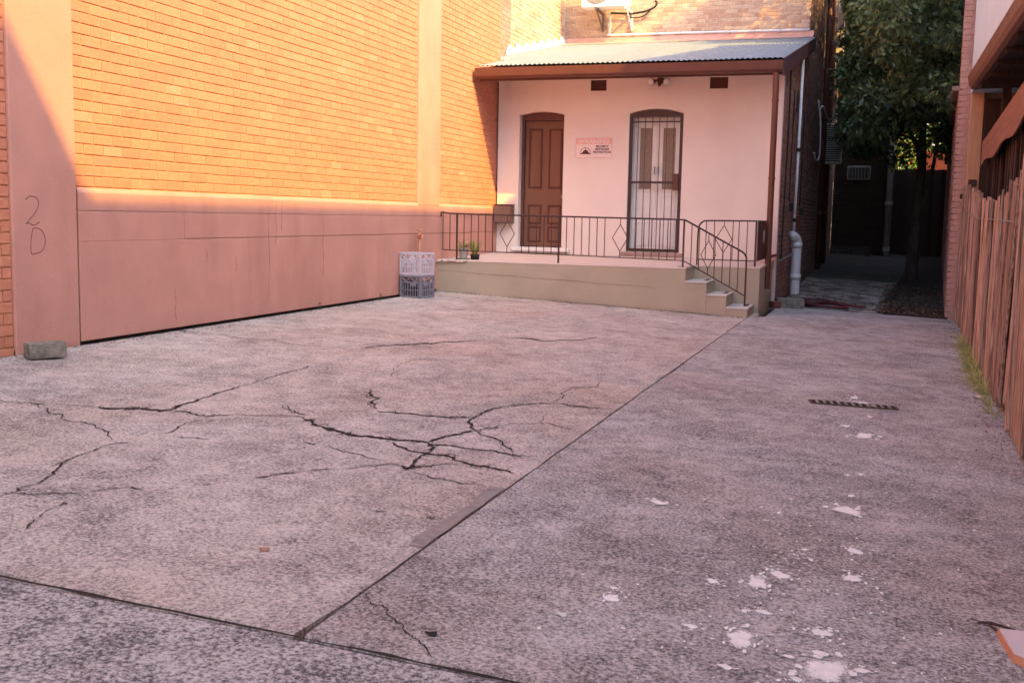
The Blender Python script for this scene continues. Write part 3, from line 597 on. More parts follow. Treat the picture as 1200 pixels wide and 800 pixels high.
# timber eave, fascia, barge board, gutter
MB().box(-6.04, -1.44, 16.16, 16.19, 2.085, 2.30, .004).build('fascia_board', BROWN, ho)
MB().prism([(-6.04, 16.19, 2.09), (-6.04, 17.205, 2.285), (-6.04, 17.205, 2.30), (-6.04, 16.19, 2.11)], (4.6, 0, 0)).build('soffit', HOUSEP, ho)
MB().prism([(-1.425, 16.10, 2.06), (-1.425, 22.86, 3.41), (-1.425, 22.86, 3.66), (-1.425, 16.10, 2.31)], (.035, 0, 0)).build('barge_board', M('plum_barge_board', (.10, .05, .06), .55, .15), ho)
prof = [(16.155, 2.245), (16.158, 2.115), (16.10, 2.105), (16.055, 2.115), (16.028, 2.15), (16.02, 2.20), (16.010, 2.272), (16.018, 2.274), (16.028, 2.20), (16.036, 2.155), (16.06, 2.122), (16.10, 2.113), (16.148, 2.122), (16.148, 2.245)]
gt = MB().prism([(-6.07, y, z) for y, z in prof], (4.66, 0, 0)).build('gutter', BROWN, ho)
for x in (-6.072, -1.412): MB().box(x, x+.004, 16.012, 16.158, 2.105, 2.246).build('gutter_end', BROWN, gt)
for x in (-5.4, -4.3, -3.2, -2.1): MB().box(x, x+.018, 16.006, 16.155, 2.247, 2.252).build('gutter_bracket', BROWN, gt)
MB().lathe((-1.50, 16.09, -.98), [(.045, 0), (.045, 3.09)], 14).build('downpipe', BROWN, gt, True)
for z in (-.55, .6, 1.7):
    MB().lathe((-1.50, 16.09, z), [(.046, 0), (.051, 0), (.051, .03), (.046, .03)], 14).build('pipe_clip', BROWN, gt)
MB().box(-1.53, -1.47, 16.13, 17.2, -.53, -.50).build('pipe_bracket', BROWN, gt)

# ------------------------------------------------------------------ porch deck
pz = lambda y: -.60-.018*(17.21-y)
pd = thing('porch_deck', 'raised beige concrete porch with stepped end in front of the pink house', 'porch', (-3.8, 14.6, -1.2))
mb = MB()
def wavy(x0, x1, y, z0, z1, n=40, a=.003): return [(x0+(x1-x0)*i/n, y+random.uniform(-a, a)) for i in range(n+1)]
mb.prism([(XW, 14.605, -1.45), (-2.445, 14.605, -1.45), (-2.445, 14.605, pz(14.6)-.014), (XW, 14.605, pz(14.6)-.014)], (0, 2.6, 0)); mb.build('front_face', KHAKI, pd)
mb = MB(); mb.prism([(-6.088, 14.60, pz(14.6)-.014), (-6.088, 14.60, pz(14.6)-.004), (-6.088, 14.61, pz(14.6)), (-6.088, 17.208, pz(17.2)), (-6.088, 17.208, pz(17.2)-.06)], (3.655, 0, 0)); mb.build('floor', DECKT, pd)
# landing behind the steps
mb = MB(); mb.box(-2.447, -1.53, 15.30, 17.2, -1.45, pz(15.3)-.016, .004); mb.build('landing_face', KHAKI, pd)
mb = MB(); mb.prism([(-2.430, 15.296, pz(15.3)-.016), (-2.430, 15.296, pz(15.3)-.006), (-2.430, 15.30, pz(15.3)-.002), (-2.430, 17.206, pz(17.2)-.002), (-2.430, 17.206, pz(17.2)-.06)], (.91, 0, 0)); mb.build('floor', DECKT, pd)
MB().prism([(-2.448, 14.603, -.635), (-2.448, 15.285, -.635), (-2.448, 15.285, -.66), (-2.448, 14.603, -.66)], (.012, 0, 0)).build('nosing', TREAD, pd)
for i, (x0, x1, z) in enumerate(((-2.447, -2.15, -.822), (-2.15, -1.882, -.988), (-1.882, -1.60, -1.150))):
    st = MB().box(x0, x1, 14.60, 15.302, -1.45, z-.025, .006).build('step', KHAKI, pd)
    MB().box(x0+(-.0), x1+.008, 14.592, 15.300, z-.026, z, .006).build('tread', TREAD, st)
    for (ya, yb) in ((14.86, 15.02), (15.06, 15.22)): MB().box(x1-.085, x1-.035, ya, yb, z-.003, z+.004).build('grip_strip', BLACK, st)
MB().box(-1.60, -1.50, 14.62, 15.29, -1.40, -1.27, .02).build('base_fillet', KHAKI, pd)
for z in (-.55,):
    MB().box(-2.60, -2.52, 14.80, 14.9, pz(14.85)+.001, pz(14.85)+.005).build('grip_strip', BLACK, pd)
# broken mortar and gaps along the foot of the porch
mb = MB()
for (xa, xb) in ((-5.75, -5.42), (-4.95, -4.55), (-4.45, -2.9), (-2.8, -2.0)):
    ribbon(mb, [(xa, 14.585), (xb, 14.585)], .010, step=.06, jag=.006)
mb.build('joint_dirt', CRACKM, yard, fix=False)
MB().tube([(XW+.03+.3*i, 14.603, -.80-.012*i+.006*math.sin(i*2.1)) for i in range(12)], [.001, .002, .0015, .003, .002, .001, .002, .0028, .0012, .0022, .0015, .0008], 4).build('hairline_crack', M('faint_crack_in_paint', (.26, .19, .15), .9, .2), pd)
# chipped corner
mb = MB()
for i in range(14):
    mb.obox((-6.06+.035*i, 14.585+random.uniform(-.004, .01), -.655+random.uniform(-.012, .012)), (1, random.uniform(-.3, .3), 0), (0, 1, 0), (0, 0, 1), random.uniform(.012, .03), .02, random.uniform(.008, .016), .004)
kind(mb.build('chipped_edge', DECKT, pd), 'stuff')

# ------------------------------------------------------------------ railings
def bar(mb, a, b, r=.007): mb.tube([a, b], r, 6)
def diamond(parent, c, ax, w_, h, ztop, zbot, sl=0, r=.006):
    c = Vector(c); ax = Vector(ax); mb = MB(); T = c+Vector((0, 0, h/2)); B = c-Vector((0, 0, h/2)); L_ = c-ax*w_/2; R_ = c+ax*w_/2
    L_.z += -sl*(-w_/2)*0; 
    for a, b in ((T, R_), (R_, B), (B, L_), (L_, T)): bar(mb, a, b, r)
    bar(mb, T, Vector((c.x, c.y, ztop)), r); bar(mb, B, Vector((c.x, c.y, zbot)), r); mb.build('diamond', IRON, parent)
yr = 14.75; zt = .012; zb = -.52
r1 = thing('porch_railing', 'long low brown iron railing with two diamonds along the front of the porch', 'railing', (-4.25, yr, pz(yr)))
MB().tube(smooth_path([(-6.085, yr, -.02), (-6.08, yr, .03), (-6.04, yr, .045), (-5.98, yr, .03), (-5.5, yr, .02), (-4.24, yr, .012), (-2.51, yr, 0.0)], 4), .013, 6).build('handrail', IRON, r1)
MB().tube([(-6.05, yr, -.505), (-4.24, yr, -.525), (-2.51, yr, -.555)], .008, 6).build('bottom_rail', IRON, r1)
ztf = lambda x: .03-.008*(x+6.1)*1.05; zbf = lambda x: -.505-.0139*(x+6.05)
k = 0; x = -6.05; idx = 0; skipd = {9: 1, 10: 1, 24: 1, 25: 1}
N_ = 32; dx = (-2.51+6.05)/N_
for i in range(N_+1):
    x = -6.05+dx*i
    if i in (2, 16, 32):
        MB().box(x-.011, x+.011, yr-.011, yr+.011, pz(yr)-.005, ztf(x)).build('post', IRON, r1); continue
    if i in (9, 24):
        diamond(r1, (x, yr, (ztf(x)+zbf(x))/2-.0), (1, 0, 0), dx*2, .37, ztf(x), zbf(x)); continue
    if i in (8, 10, 23, 25):
        continue
    mb = MB(); bar(mb, (x, yr, zbf(x)), (x, yr, ztf(x)), .0065); mb.build('baluster', IRON, r1)
r2 = thing('stair_railing', 'sloping brown iron railing with one diamond beside the porch steps', 'railing', (-1.7, 14.88, -1.15))
ys = 14.80; sl = lambda x: -.0-(x+2.51)*.535; bl = lambda x: -.553-(x+2.51)*.548
MB().tube(smooth_path([(-2.51, yr, 0), (-2.40, ys, sl(-2.40)), (-1.9, 14.85, sl(-1.9)), (-1.74, 14.88, sl(-1.74)), (-1.685, 14.88, -.47), (-1.672, 14.88, -.56), (-1.672, 14.88, -1.15)], 5), .0125, 6).build('handrail', IRON, r2)
MB().tube([(-2.51, yr, bl(-2.51)), (-1.672, 14.88, bl(-1.672))], .009, 6).build('bottom_rail', IRON, r2)
for i in range(1, 8):
    x = -2.51+.838*i/8; y = yr+.13*i/8
    if i == 3:
        diamond(r2, (x+.02, y, (sl(x)+bl(x))/2-.02), (1, 0.05, -.0), .20, .38, sl(x+.02), bl(x+.02)); continue
    mb = MB(); bar(mb, (x, y, bl(x)), (x, y, sl(x)), .0065); mb.build('baluster', IRON, r2)
r3 = thing('landing_railing', 'short brown iron railing with rounded corner at the back of the steps', 'railing', (-2.0, 15.4, pz(15.4)))
MB().tube(smooth_path([(-2.42, 15.4, -.655), (-2.42, 15.4, -.3), (-2.41, 15.4, -.10), (-2.36, 15.4, -.025), (-2.28, 15.4, -.008), (-2.0, 15.4, -.003), (-1.60, 15.4, 0.0)], 5), .0125, 6).build('handrail', IRON, r3)
MB().tube([(-2.42, 15.4, -.555), (-1.60, 15.4, -.555)], .008, 6).build('bottom_rail', IRON, r3)
MB().box(-1.625, -1.60, 15.39, 15.412, -.66, .01).build('post', IRON, r3)
for i in range(1, 7):
    x = -2.42+.80*i/7
    if i == 3: diamond(r3, (x+.02, 15.4, -.26), (1, 0, 0), .23, .38, -.003, -.555); continue
    mb = MB(); bar(mb, (x if i != 4 else x+.03, 15.4, -.555), (x if i != 4 else x+.03, 15.4, -.006), .0065); mb.build('baluster', IRON, r3)
sp = MB().box(-1.598, -1.588, 15.43, 17.1, -.56, .01, .002).build('side_panel', DBROWN, r3)
MB().lathe((-1.586, 16.2, -.22), [(0, .006), (.09, .006), (.10, 0)], 20, (1, 0, 0)).build('round_plate', METALW, sp)

# ------------------------------------------------------------------ things on the porch wall
sn = thing('warning_sign', 'pink and white security warning sign with a bell mark between the two doors', 'sign', (-4.43, YH-.003, 1.12))
SW = M('sign_white_enamel', (.82, .70, .68), .45, .04, 6, 0); SR = M('faded_red_ink', (.80, .47, .43), .6, .1); SB = M('dark_sign_ink', (.10, .03, .03), .6, .1)
MB().box(-4.745, -4.135, YH-.008, YH-.002, .962, 1.285, .002).build('sign_board', SW, sn)
mb = MB(); yf = YH-.0095
for a in ((-4.742, -4.138, 1.276, 1.282), (-4.742, -4.138, .965, .971), (-4.742, -4.736, .971, 1.276), (-4.144, -4.138, .971, 1.276)): mb.box(a[0], a[1], yf, yf+.002, a[2], a[3])
mb.build('sign_border', SR, sn)
MB().box(-4.736, -4.144, yf+.0005, yf+.002, 1.185, 1.276).build('sign_band', SR, sn)
def text(s, x, z, size, mat, parent, y=yf-.0008, sx=1., rot=(R(90), 0, 0), bold=.0, loc=None):
    cu = bpy.data.curves.new('t', 'FONT'); cu.body = s; cu.size = size; cu.align_x = 'CENTER'; cu.extrude = .0006; cu.offset = bold; cu.resolution_u = 3
    o = bpy.data.objects.new('t', cu); col.objects.link(o); o.rotation_euler = rot; o.scale = (sx, 1, 1); o.location = loc or (x, y, z)
    bpy.context.view_layer.update(); me = bpy.data.meshes.new_from_object(o.evaluated_get(bpy.context.evaluated_depsgraph_get())); me.transform(o.matrix_world)
    bpy.data.objects.remove(o); me.materials.clear(); me.materials.append(mat)
    q = bpy.data.objects.new('lettering', me); col.objects.link(q); place(q, (0, 0, 0), parent); return q
text('WARNING', -4.44, 1.197, .095, SW, sn, sx=1.15, bold=.002)
for k, t in enumerate(('SECURITY', 'NETWORK', 'PROTECTION')): text(t, -4.30, 1.132-k*.046, .048, SB, sn, sx=1.0, bold=.0016)
text('24 HOUR MONITORED', -4.30, .985, .018, SR, sn) if False else None
mb = MB(); c = (-4.575, 1.045)
def arc(mb, cx_, cz, r0, r1, a0, a1, n=14):
    vs = [(cx_+r*math.cos(a0+(a1-a0)*i/n), yf-.0005, cz+r*math.sin(a0+(a1-a0)*i/n)) for r in (r0, r1) for i in range(n+1)]
    mb.add(vs, [(i, i+1, i+n+2, i+n+1) for i in range(n)])
arc(mb, c[0], c[1], .078, .086, .1, math.pi-.1); arc(mb, c[0], c[1], .001, .048, 0, math.pi)
mb.box(c[0]-.09, c[0]+.09, yf-.001, yf, 1.025, 1.043); mb.box(c[0]-.06, c[0]+.06, yf-.001, yf, 1.043, 1.055); mb.box(c[0]-.006, c[0]+.006, yf-.001, yf, 1.09, 1.118)
mb.build('bell_mark', SB, sn)
# twin lamp
fl = thing('twin_spotlight', 'twin glass spotlight fixture under the eave, above the barred door', 'light', (-3.39, YH-.05, 2.16))
MB().lathe((-3.385, YH-.002, 2.17), [(.055, 0), (.055, -.03), (.03, -.045), (0, -.045)], 16, (0, 1, 0)).build('base_plate', DBROWN, fl, True)
for s_ in (-1, 1):
    a = Vector((-3.385, YH-.04, 2.17)); b = Vector((-3.385+s_*.10, YH-.10, 2.145)); d = Vector((s_*.45, -.85, -.25)).normalized()
    MB().tube([a, a.lerp(b, .6)+Vector((0, 0, .01)), b], .014, 8).build('arm', DBROWN, fl)
    hd = MB().lathe(b, [(0, -.06), (.025, -.055), (.035, -.02), (.052, .02), (.056, .045)], 16, d).build('lamp_head', DBROWN, fl, True)
    MB().lathe(b, [(.052, .045), (.05, .06), (.03, .075), (0, .08)], 16, d).build('lens', METALW, hd, True)
MB().lathe((-3.385, YH-.09, 2.10), [(0, -.03), (.022, -.025), (.03, 0), (.024, .03), (0, .035)], 12).build('motion_sensor', DBROWN, fl, True)
# brown box beside the left door
bx = thing('wall_box', 'small brown metal box on the porch wall in the left corner', 'meter box', (-5.93, 17.05, .04))
MB().box(-6.075, -5.775, 17.02, 17.205, -.115, .185, .006).build('box_body', M('brown_box_paint', (.17, .10, .085), .5, .12), bx)
MB().box(-6.065, -5.785, 17.005, 17.018, -.10, .17, .005).build('box_door', M('brown_box_lid', (.19, .115, .095), .5, .12), bx)
MB().box(-6.085, -5.765, 16.99, 17.204, .187, .197, .003).build('box_cap', DBROWN, bx)

# ------------------------------------------------------------------ pots
def leafblade(mb, p, d, L_, w_, up=.3, n=3, droop=.3):
    p = Vector(p); d = Vector(d).normalized(); s_ = d.cross(Vector((0, 0, 1)))
    s_ = s_.normalized() if s_.length > .01 else Vector((1, 0, 0)); o = len(mb.v); rows = []
    for i in range(n+1):
        t = i/n; c = p+d*L_*t+Vector((0, 0, -droop*L_*t*t)); ww = w_*(1-t)**.6*(.55+1.2*t if t < .4 else 1)*.5
        mb.v += [tuple(c-s_*ww), tuple(c+s_*ww)]
    mb.f += [(o+2*i, o+2*i+1, o+2*i+3, o+2*i+2) for i in range(n)]
zp = pz(14.9)
pt = thing('potted_plant', 'pale round pot with a blush pink rosette plant on the porch edge', 'potted plant', (-5.77, 14.87, zp))
MB().lathe((-5.77, 14.87, zp), [(0, 0), (.052, 0), (.058, .02), (.072, .145), (.079, .15), (.079, .172), (.070, .172), (.066, .15), (0, .15)], 18).build('pot', M('pale_glazed_pot', (.50, .50, .46), .5, .08), pt, True)
MB().lathe((-5.77, 14.87, zp), [(.0685, .02), (.0665, 0), (.09, .0), (.095, .018), (.088, .018), (.08, .006)], 18).build('saucer', M('green_grey_saucer', (.22, .25, .19), .6, .1), pt, True)
mb = MB()
for i in range(60):
    a = random.uniform(0, 6.28); e = random.uniform(.1, 1.4); leafblade(mb, (-5.77+.02*math.cos(a), 14.87+.02*math.sin(a), zp+.16), (math.cos(a)*math.cos(e), math.sin(a)*math.cos(e), math.sin(e)), random.uniform(.12, .21), .034)
mb.build('rosette_leaves', M('blush_green_leaf', (.50, .44, .24), .5, .3, rnd=.3, trans=.2), pt, fix=False)
pt = thing('potted_plant', 'low dark pot with upright green spiky plant beside the pale pot', 'potted plant', (-5.60, 14.90, zp))
MB().lathe((-5.60, 14.90, zp), [(0, 0), (.06, 0), (.07, .08), (.066, .08), (0, .07)], 16).build('pot', BLACK, pt, True)
mb = MB()
for i in range(34):
    a = random.uniform(0, 6.28); e = random.uniform(.9, 1.5); leafblade(mb, (-5.60+.02*math.cos(a), 14.9+.02*math.sin(a), zp+.07), (math.cos(a)*math.cos(e), math.sin(a)*math.cos(e), math.sin(e)), random.uniform(.16, .30), .022, droop=.1)
mb.build('spiky_leaves', LEAFY, pt, fix=False)

# ------------------------------------------------------------------ milk crates
CU = Vector((-.983, .182, 0)).normalized(); CV = Vector((.182, .983, 0)).normalized()
def crate(base, mat, label):
    B0 = Vector(base); S = .335; H = .30
    t = thing('milk_crate', label, 'crate', B0+CU*S/2+CV*S/2, 'stacked plastic crates')
    cen = B0+CU*S/2+CV*S/2
    for fi, (n_, a_) in enumerate(((-CV, CU), (CV, CU), (-CU, CV), (CU, CV))):
        mb = MB(); fc = cen+n_*(S/2-.006)
        def bx_(u, z, hw, hh, th=.005, out=0): mb.obox(fc+a_*u+n_*out+Vector((0, 0, z)), a_, n_, (0, 0, 1), hw, th, hh)
        bx_(0, H-.012, S/2, .012, .009, .003); bx_(0, .012, S/2, .012, .008); bx_(0, .105, S/2-.01, .006); bx_(0, .205, S/2-.01, .009)
        for u in (-S/2+.012, S/2-.012): bx_(u, H/2, .012, H/2-.003, .008)
        for q in range(7):
            u = -S/2+.045+(S-.09)*q/6; bx_(u, .105, .0055, .10)
        # zig-zag struts of the open upper band
        for q in range(4):
            u0 = -S/2+.02+(S-.04)*q/4; u1 = u0+(S-.04)/4; z0_, z1_ = (.21, H-.02) if q % 2 else (H-.02, .21)
            mb.tube([fc+a_*u0+Vector((0, 0, z0_)), fc+a_*u1+Vector((0, 0, z1_))], .0075, 4)
        bx_(0, .245, .045, .032) if fi % 2 == 0 and False else None
        bx_(-.05, .175, .045, .02, .0055, .0015)
        mb.build('side_grid', mat, t)
    mb = MB()
    for q in range(10):
        u = -S/2+.02+(S-.04)*q/9; mb.obox(cen+CU*u+Vector((0, 0, .008)), CV, CU, (0, 0, 1), S/2-.01, .005, .004); mb.obox(cen+CV*u+Vector((0, 0, .0082)), CU, CV, (0, 0, 1), S/2-.01, .005, .004)
    mb.build('base_grid', mat, t); return t
cb = (-5.735, 13.22, G(-5.8)+.004)
MB().obox(Vector(cb)+CU*.165+CV*.165+Vector((0, 0, .10)), CU, CV, (0, 0, 1), .13, .13, .085, .02).build('crate_shade_filler', BLACK, None, off=cb); tag(bpy.data.objects['crate_shade_filler'], 'dark bundle added to darken the inside of the lower milk crate', 'filler')  # black block added to stand for the shade inside the lower crate
crate(cb, CRATEG, 'dark grey plastic milk crate on the ground, under the paler crate')
crate((cb[0]-.012, cb[1]+.012, cb[2]+.302), CRATEW, 'pale lilac plastic milk crate stacked on top of the dark grey one')
# copper garden tap
tp = thing('garden_tap', 'copper garden tap and pipe rising behind the stacked milk crates', 'tap', (-5.98, 13.72, -1.1))
MB().tube([(-6.0, 13.78, -1.1), (-6.0, 13.78, -.32)], .013, 8).build('riser_pipe', COPPER, tp, True)
bd = MB().lathe((-6.0, 13.78, -.33), [(.014, 0), (.022, .0), (.024, .03), (.015, .05), (.018, .08), (.01, .085)], 12).build('tap_body', COPPER, tp, True)
MB().tube(smooth_path([(-6.0, 13.78, -.285), (-5.95, 13.72, -.28), (-5.92, 13.69, -.30), (-5.915, 13.685, -.34)], 4), .012, 8).build('spout', COPPER, bd, True)
MB().tube([(-6.0, 13.78, -.25), (-6.0, 13.78, -.215)], .006, 6).build('spindle', COPPER, bd)
MB().tube([(-6.0+.04*math.cos(a), 13.78+.04*math.sin(a), -.212) for a in [i*math.pi/6 for i in range(12)]], .008, 6, closed=True).build('tap_wheel', COPPER, bd)
MB().tube([(-6.04, 13.78, -.212), (-5.96, 13.78, -.212)], .005, 5).build('wheel_spoke', COPPER, bd)
# block of concrete
def rough_block(name, label, cat, c, ux, s_, mat, seed=1, seam=None):
    r_ = random.Random(seed); me = bpy.data.meshes.new(name); bm = bmesh.new(); bmesh.ops.create_cube(bm, size=2)
    bmesh.ops.subdivide_edges(bm, edges=bm.edges[:], cuts=7, use_grid_fill=True)
    U = Vector(ux).normalized(); V = Vector((-U.y, U.x, 0))
    for v in bm.verts:
        p = Vector(v.co); e = [abs(abs(q)-1) < 1e-3 for q in p]
        k = .972 if sum(e) >= 2 else 1; k = .945 if sum(e) == 3 else k
        p = Vector((p.x*s_[0]*(k if e[0] else 1), p.y*s_[1]*(k if e[1] else 1), p.z*s_[2]*(k if e[2] else 1)))
        p += Vector([r_.uniform(-1, 1) for _ in range(3)])*min(s_)*.028
        v.co = U*p.x+V*p.y+Vector((0, 0, p.z))
    bm.to_mesh(me); bm.free(); me.materials.append(mat); o = bpy.data.objects.new(name, me); col.objects.link(o); place(o, c); tag(o, label, cat); return o
rough_block('concrete_block', 'mossy grey concrete block on the ground against the left pilaster', 'block', (-5.80, 6.42, -1.045), (.50, .86, 0), (.135, .075, .056), BLOCKM, 3)
rough_block('concrete_block', 'grey concrete block at the foot of the pale drain pipe', 'block', (-1.23, 16.88, G(-1.2)+.075), (.93, .35, 0), (.21, .10, .075), BLOCKM, 5)
rough_block('broken_brick', 'dark piece of broken brick beside the downpipe foot', 'brick', (-1.42, 16.62, G(-1.4)+.05), (.9, .4, 0), (.06, .10, .05), DBROWN, 8)
# ------------------------------------------------------------------ tall brick building behind the porch house
mbd = thing('brick_building', 'tall tan brick building rising behind the corrugated porch roof', 'building', (-4, 22.9, -1.2))
YB = 22.9
MB().box(-7.6, XH-.035, YB+.03, 38, -1.4, 9.0).build('wall_core', MORTT, mbd)
brick_wall(mbd, (-6.62, YB+.029, 0), (1, 0, 0), (0, -1, 0), 5.085, 3.46, 8.9, BRICKT, course=.083, blen=.235, limit=290, english=True, jit=.003, proud=.006)
brick_wall(mbd, (XH-.034, YB+.03, 0), (0, 1, 0), (1, 0, 0), 15, -1.3, 8.9, BRICKP, course=.083, blen=.235, limit=160, english=True, jit=.004)
MB().box(-7.6, XH+.03, 22.75, 38.1, 9.0, 9.3).build('parapet_coping', WHITEP, mbd)
# air conditioner on the upper wall
def aircon(name, label, loc, u, n, w_, h, d, grille=False):
    t = thing(name, label, 'air conditioner', loc); c = Vector(loc); u = Vector(u); n = Vector(n); Z = Vector((0, 0, 1))
    MB().obox(c+n*(d/2)+Z*h/2, u, n, Z, w_/2, d/2, h/2, .015).build('casing', METALW, t)
    f = c+n*(d+.002)
    if not grille:
        fc = f+u*(-w_*.17)+Z*h*.5; mb = MB()
        for r_ in [.03+.028*i for i in range(int((h*.43)/.028))]:
            mb.tube([fc+(u*math.cos(a)+Z*math.sin(a))*r_ for a in [k*math.pi/14 for k in range(28)]], .0035, 4, closed=True)
        for k in range(8): a = k*math.pi/8; mb.tube([fc-(u*math.cos(a)+Z*math.sin(a))*h*.42, fc+(u*math.cos(a)+Z*math.sin(a))*h*.42], .003, 4)
        mb.build('fan_guard', METALG, t); MB().lathe(fc-n*.0, [(0, 0), (h*.42, 0), (h*.42, .004)], 28, n).build('fan_opening', M('fan_shadow_grey', (.25, .25, .24), .6, .1), t)
        mb = MB()
        for k in range(3):
            a = k*2.094; dd = u*math.cos(a)+Z*math.sin(a); ee = -u*math.sin(a)+Z*math.cos(a)
            mb.prism([fc+n*.005+dd*.03, fc+n*.005+dd*h*.38+ee*.03, fc+n*.005+dd*h*.36+ee*.14, fc+n*.005+dd*.06+ee*.07], n*.004)
        mb.build('fan_blade', METALG, t)
        MB().obox(c+n*(d+.004)+u*w_*.33+Z*h*.5, u, n, Z, w_*.12, .004, h*.42, .003).build('side_cover', METALW, t)
        MB().obox(c+n*(d+.009)+u*w_*.30+Z*h*.36, u, n, Z, .06, .002, .006).build('badge_line', METALG, t)
    else:
        k = int(h/.045)
        for i in range(k):
            MB().obox(f+Z*(.04+(h-.08)*i/(k-1)), u, (n+Z*.5), (Z-n*.5), w_/2-.03, .014, .004).build('louvre', METALW, t)
        MB().obox(f-n*.001+Z*h/2, u, n, Z, w_/2-.025, .002, h/2-.03).build('grille_back', M('grille_dark', (.08, .08, .085), .6, .1), t)
    return t
ac = aircon('air_conditioner', 'white outdoor air conditioner bracketed on the sunlit tan brick wall', (-5.60, 22.56, 4.315), (1, 0, 0), (0, -1, 0), .98, .74, .33)
# set the unit off the wall: rear sits 7 cm out on its brackets
for x in (-5.78, -5.15):
    mb = MB(); mb.box(x-.02, x+.02, 22.22, 22.895, 4.27, 4.308); mb.box(x-.02, x+.02, 22.86, 22.897, 3.93, 4.27)
    mb.obox((x, 22.6, 4.12), (1, 0, 0), (0, .86, -.5), (0, .5, .86), .012, .32, .010); mb.build('bracket', METALW if x > -5.5 else M('rusty_bracket', (.16, .11, .09), .8, .2), ac)
# conduits along the upper wall
cd = thing('white_conduit', 'thin white conduit running along the tan wall above the corrugated roof', 'pipe', (-3.5, 22.86, 3.8))
MB().tube(smooth_path([(-5.62, 22.86, 4.30), (-5.62, 22.86, 4.0), (-5.62, 22.86, 3.90), (-5.60, 22.86, 3.86), (-5.55, 22.86, 3.845), (-4, 22.86, 3.84), (-1.52, 22.86, 3.815)], 5), .024, 8).build('pipe', WHITEB, cd, True)
for i in range(8):
    x = -5.1+i*.50; MB().obox((x, 22.87, 3.842-.006*i*.7), (1, 0, 0), (0, 1, 0), (0, 0, 1), .012, .03, .034).build('clip', METALG, cd)
cb_ = thing('black_cable_loop', 'black hooked cable and pipe stub below the upper air conditioner', 'cable', (-4.9, 22.85, 4.2))
MB().tube(smooth_path([(-5.6, 22.84, 4.30), (-5.2, 22.83, 4.27), (-4.9, 22.80, 4.29), (-4.68, 22.79, 4.36), (-4.62, 22.80, 4.45), (-4.66, 22.83, 4.50)], 5), .022, 7).build('cable', BLACK, cb_, True)
MB().tube(smooth_path([(-5.3, 22.87, 4.24), (-5.1, 22.86, 4.18), (-4.9, 22.86, 4.22), (-4.75, 22.85, 4.34)], 5), .012, 6).build('cable', BLACK, cb_, True)
# brown stack pipes further down the lane side
for (y, lab) in ((27.9, 'tall red brown soil pipe on the lane side of the brick building, nearer one'), (30.6, 'tall red brown soil pipe on the lane side of the brick building, farther one')):
    sp_ = thing('soil_pipe', lab, 'pipe', (-1.38, y, -1.1), 'soil pipes')
    MB().tube([(-1.40, y, -1.15), (-1.40, y, 8.9)], .065, 12).build('pipe', BROWN, sp_, True)
    for z in (.2, 1.9, 3.6, 5.3, 7.0): MB().lathe((-1.40, y, z), [(.066, 0), (.082, .0), (.082, .09), (.066, .09)], 12).build('collar', BROWN, sp_)
MB().box(-1.48, -1.2, 31.4, 32.6, 4.6, 8.8).build('light_flue', CREAMW, None); fl_ = bpy.data.objects['light_flue']; fl_.name = 'rendered_chimney_breast'; tag(fl_, 'pale rendered chimney breast on the lane side, half hidden by the tree', 'chimney')
# fittings on the dark side wall
sw = XH+.006
t = thing('drain_pipe', 'thick pale blue plastic drain pipe with elbow, standing on the lane side wall', 'pipe', (-1.36, 20.0, -1.3))
MB().tube(smooth_path([(-1.37, 20.0, -1.30), (-1.37, 20.0, -.9), (-1.37, 20.0, -.50), (-1.37, 20.0, -.38), (-1.39, 19.97, -.30), (-1.43, 19.90, -.255), (-1.46, 19.86, -.25)], 6), .085, 16).build('pipe', PVC, t, True)
for z in (-1.02, -.46): MB().lathe((-1.37, 20.0, z), [(.086, 0), (.096, .0), (.096, .09), (.086, .09)], 18).build('collar', PVC, t, True)
t = thing('thin_conduit', 'thin white conduit rising from the drain pipe up the dark brick side', 'pipe', (-1.43, 20.1, -.25))
MB().tube([(-1.44, 20.05, -.27), (-1.44, 20.2, 1.0), (-1.44, 20.35, 3.05)], .026, 8).build('pipe', PVC, t, True)
for z in (.0, 1.25): MB().lathe((-1.44, 20.08+.1*z, z), [(.027, 0), (.036, .0), (.036, .06), (.027, .06)], 10).build('clip', BLACK, t)
for (pts, lab, rr) in (([(-1.465, 18.15, 2.45), (-1.465, 18.17, 1.6), (-1.465, 18.05, .6), (-1.465, 17.95, -.1), (-1.465, 17.9, -.62)], 'black cable running down the dark brick side nearest the pink corner', .014),
                       ([(-1.465, 19.1, 2.2), (-1.465, 19.05, 1.2), (-1.465, 19.0, .35)], 'black cable under the arched slot on the dark brick side', .012),
                       ([(-1.465, 21.7, 2.1), (-1.465, 21.65, 1.2), (-1.465, 21.6, .3)], 'black cable beyond the thin white conduit', .014)):
    o = MB().tube(smooth_path(pts, 4), rr, 6).build('cable', BLACK, None, True, off=pts[-1]); tag(o, lab, 'cable')
for y, z, lab in ((19.0, .25, 'small black junction box below the middle cable on the brick side'), (21.6, .2, 'small black junction box below the far cable on the brick side')):
    o = MB().box(-1.46, -1.40, y-.09, y+.09, z-.07, z+.07, .008).build('junction_box', BLACK, None, off=(-1.43, y, z)); tag(o, lab, 'junction box')
o = MB().prism([(-1.462, 19.55, 1.9), (-1.462, 19.85, 1.9), (-1.462, 19.85, 2.15), (-1.462, 19.78, 2.24), (-1.462, 19.70, 2.27), (-1.462, 19.62, 2.24), (-1.462, 19.55, 2.15)], (.012, 0, 0)).build('arched_vent', BLACK, None, off=(-1.46, 19.7, 2.0)); tag(o, 'small black arched vent high on the dark brick side', 'vent')
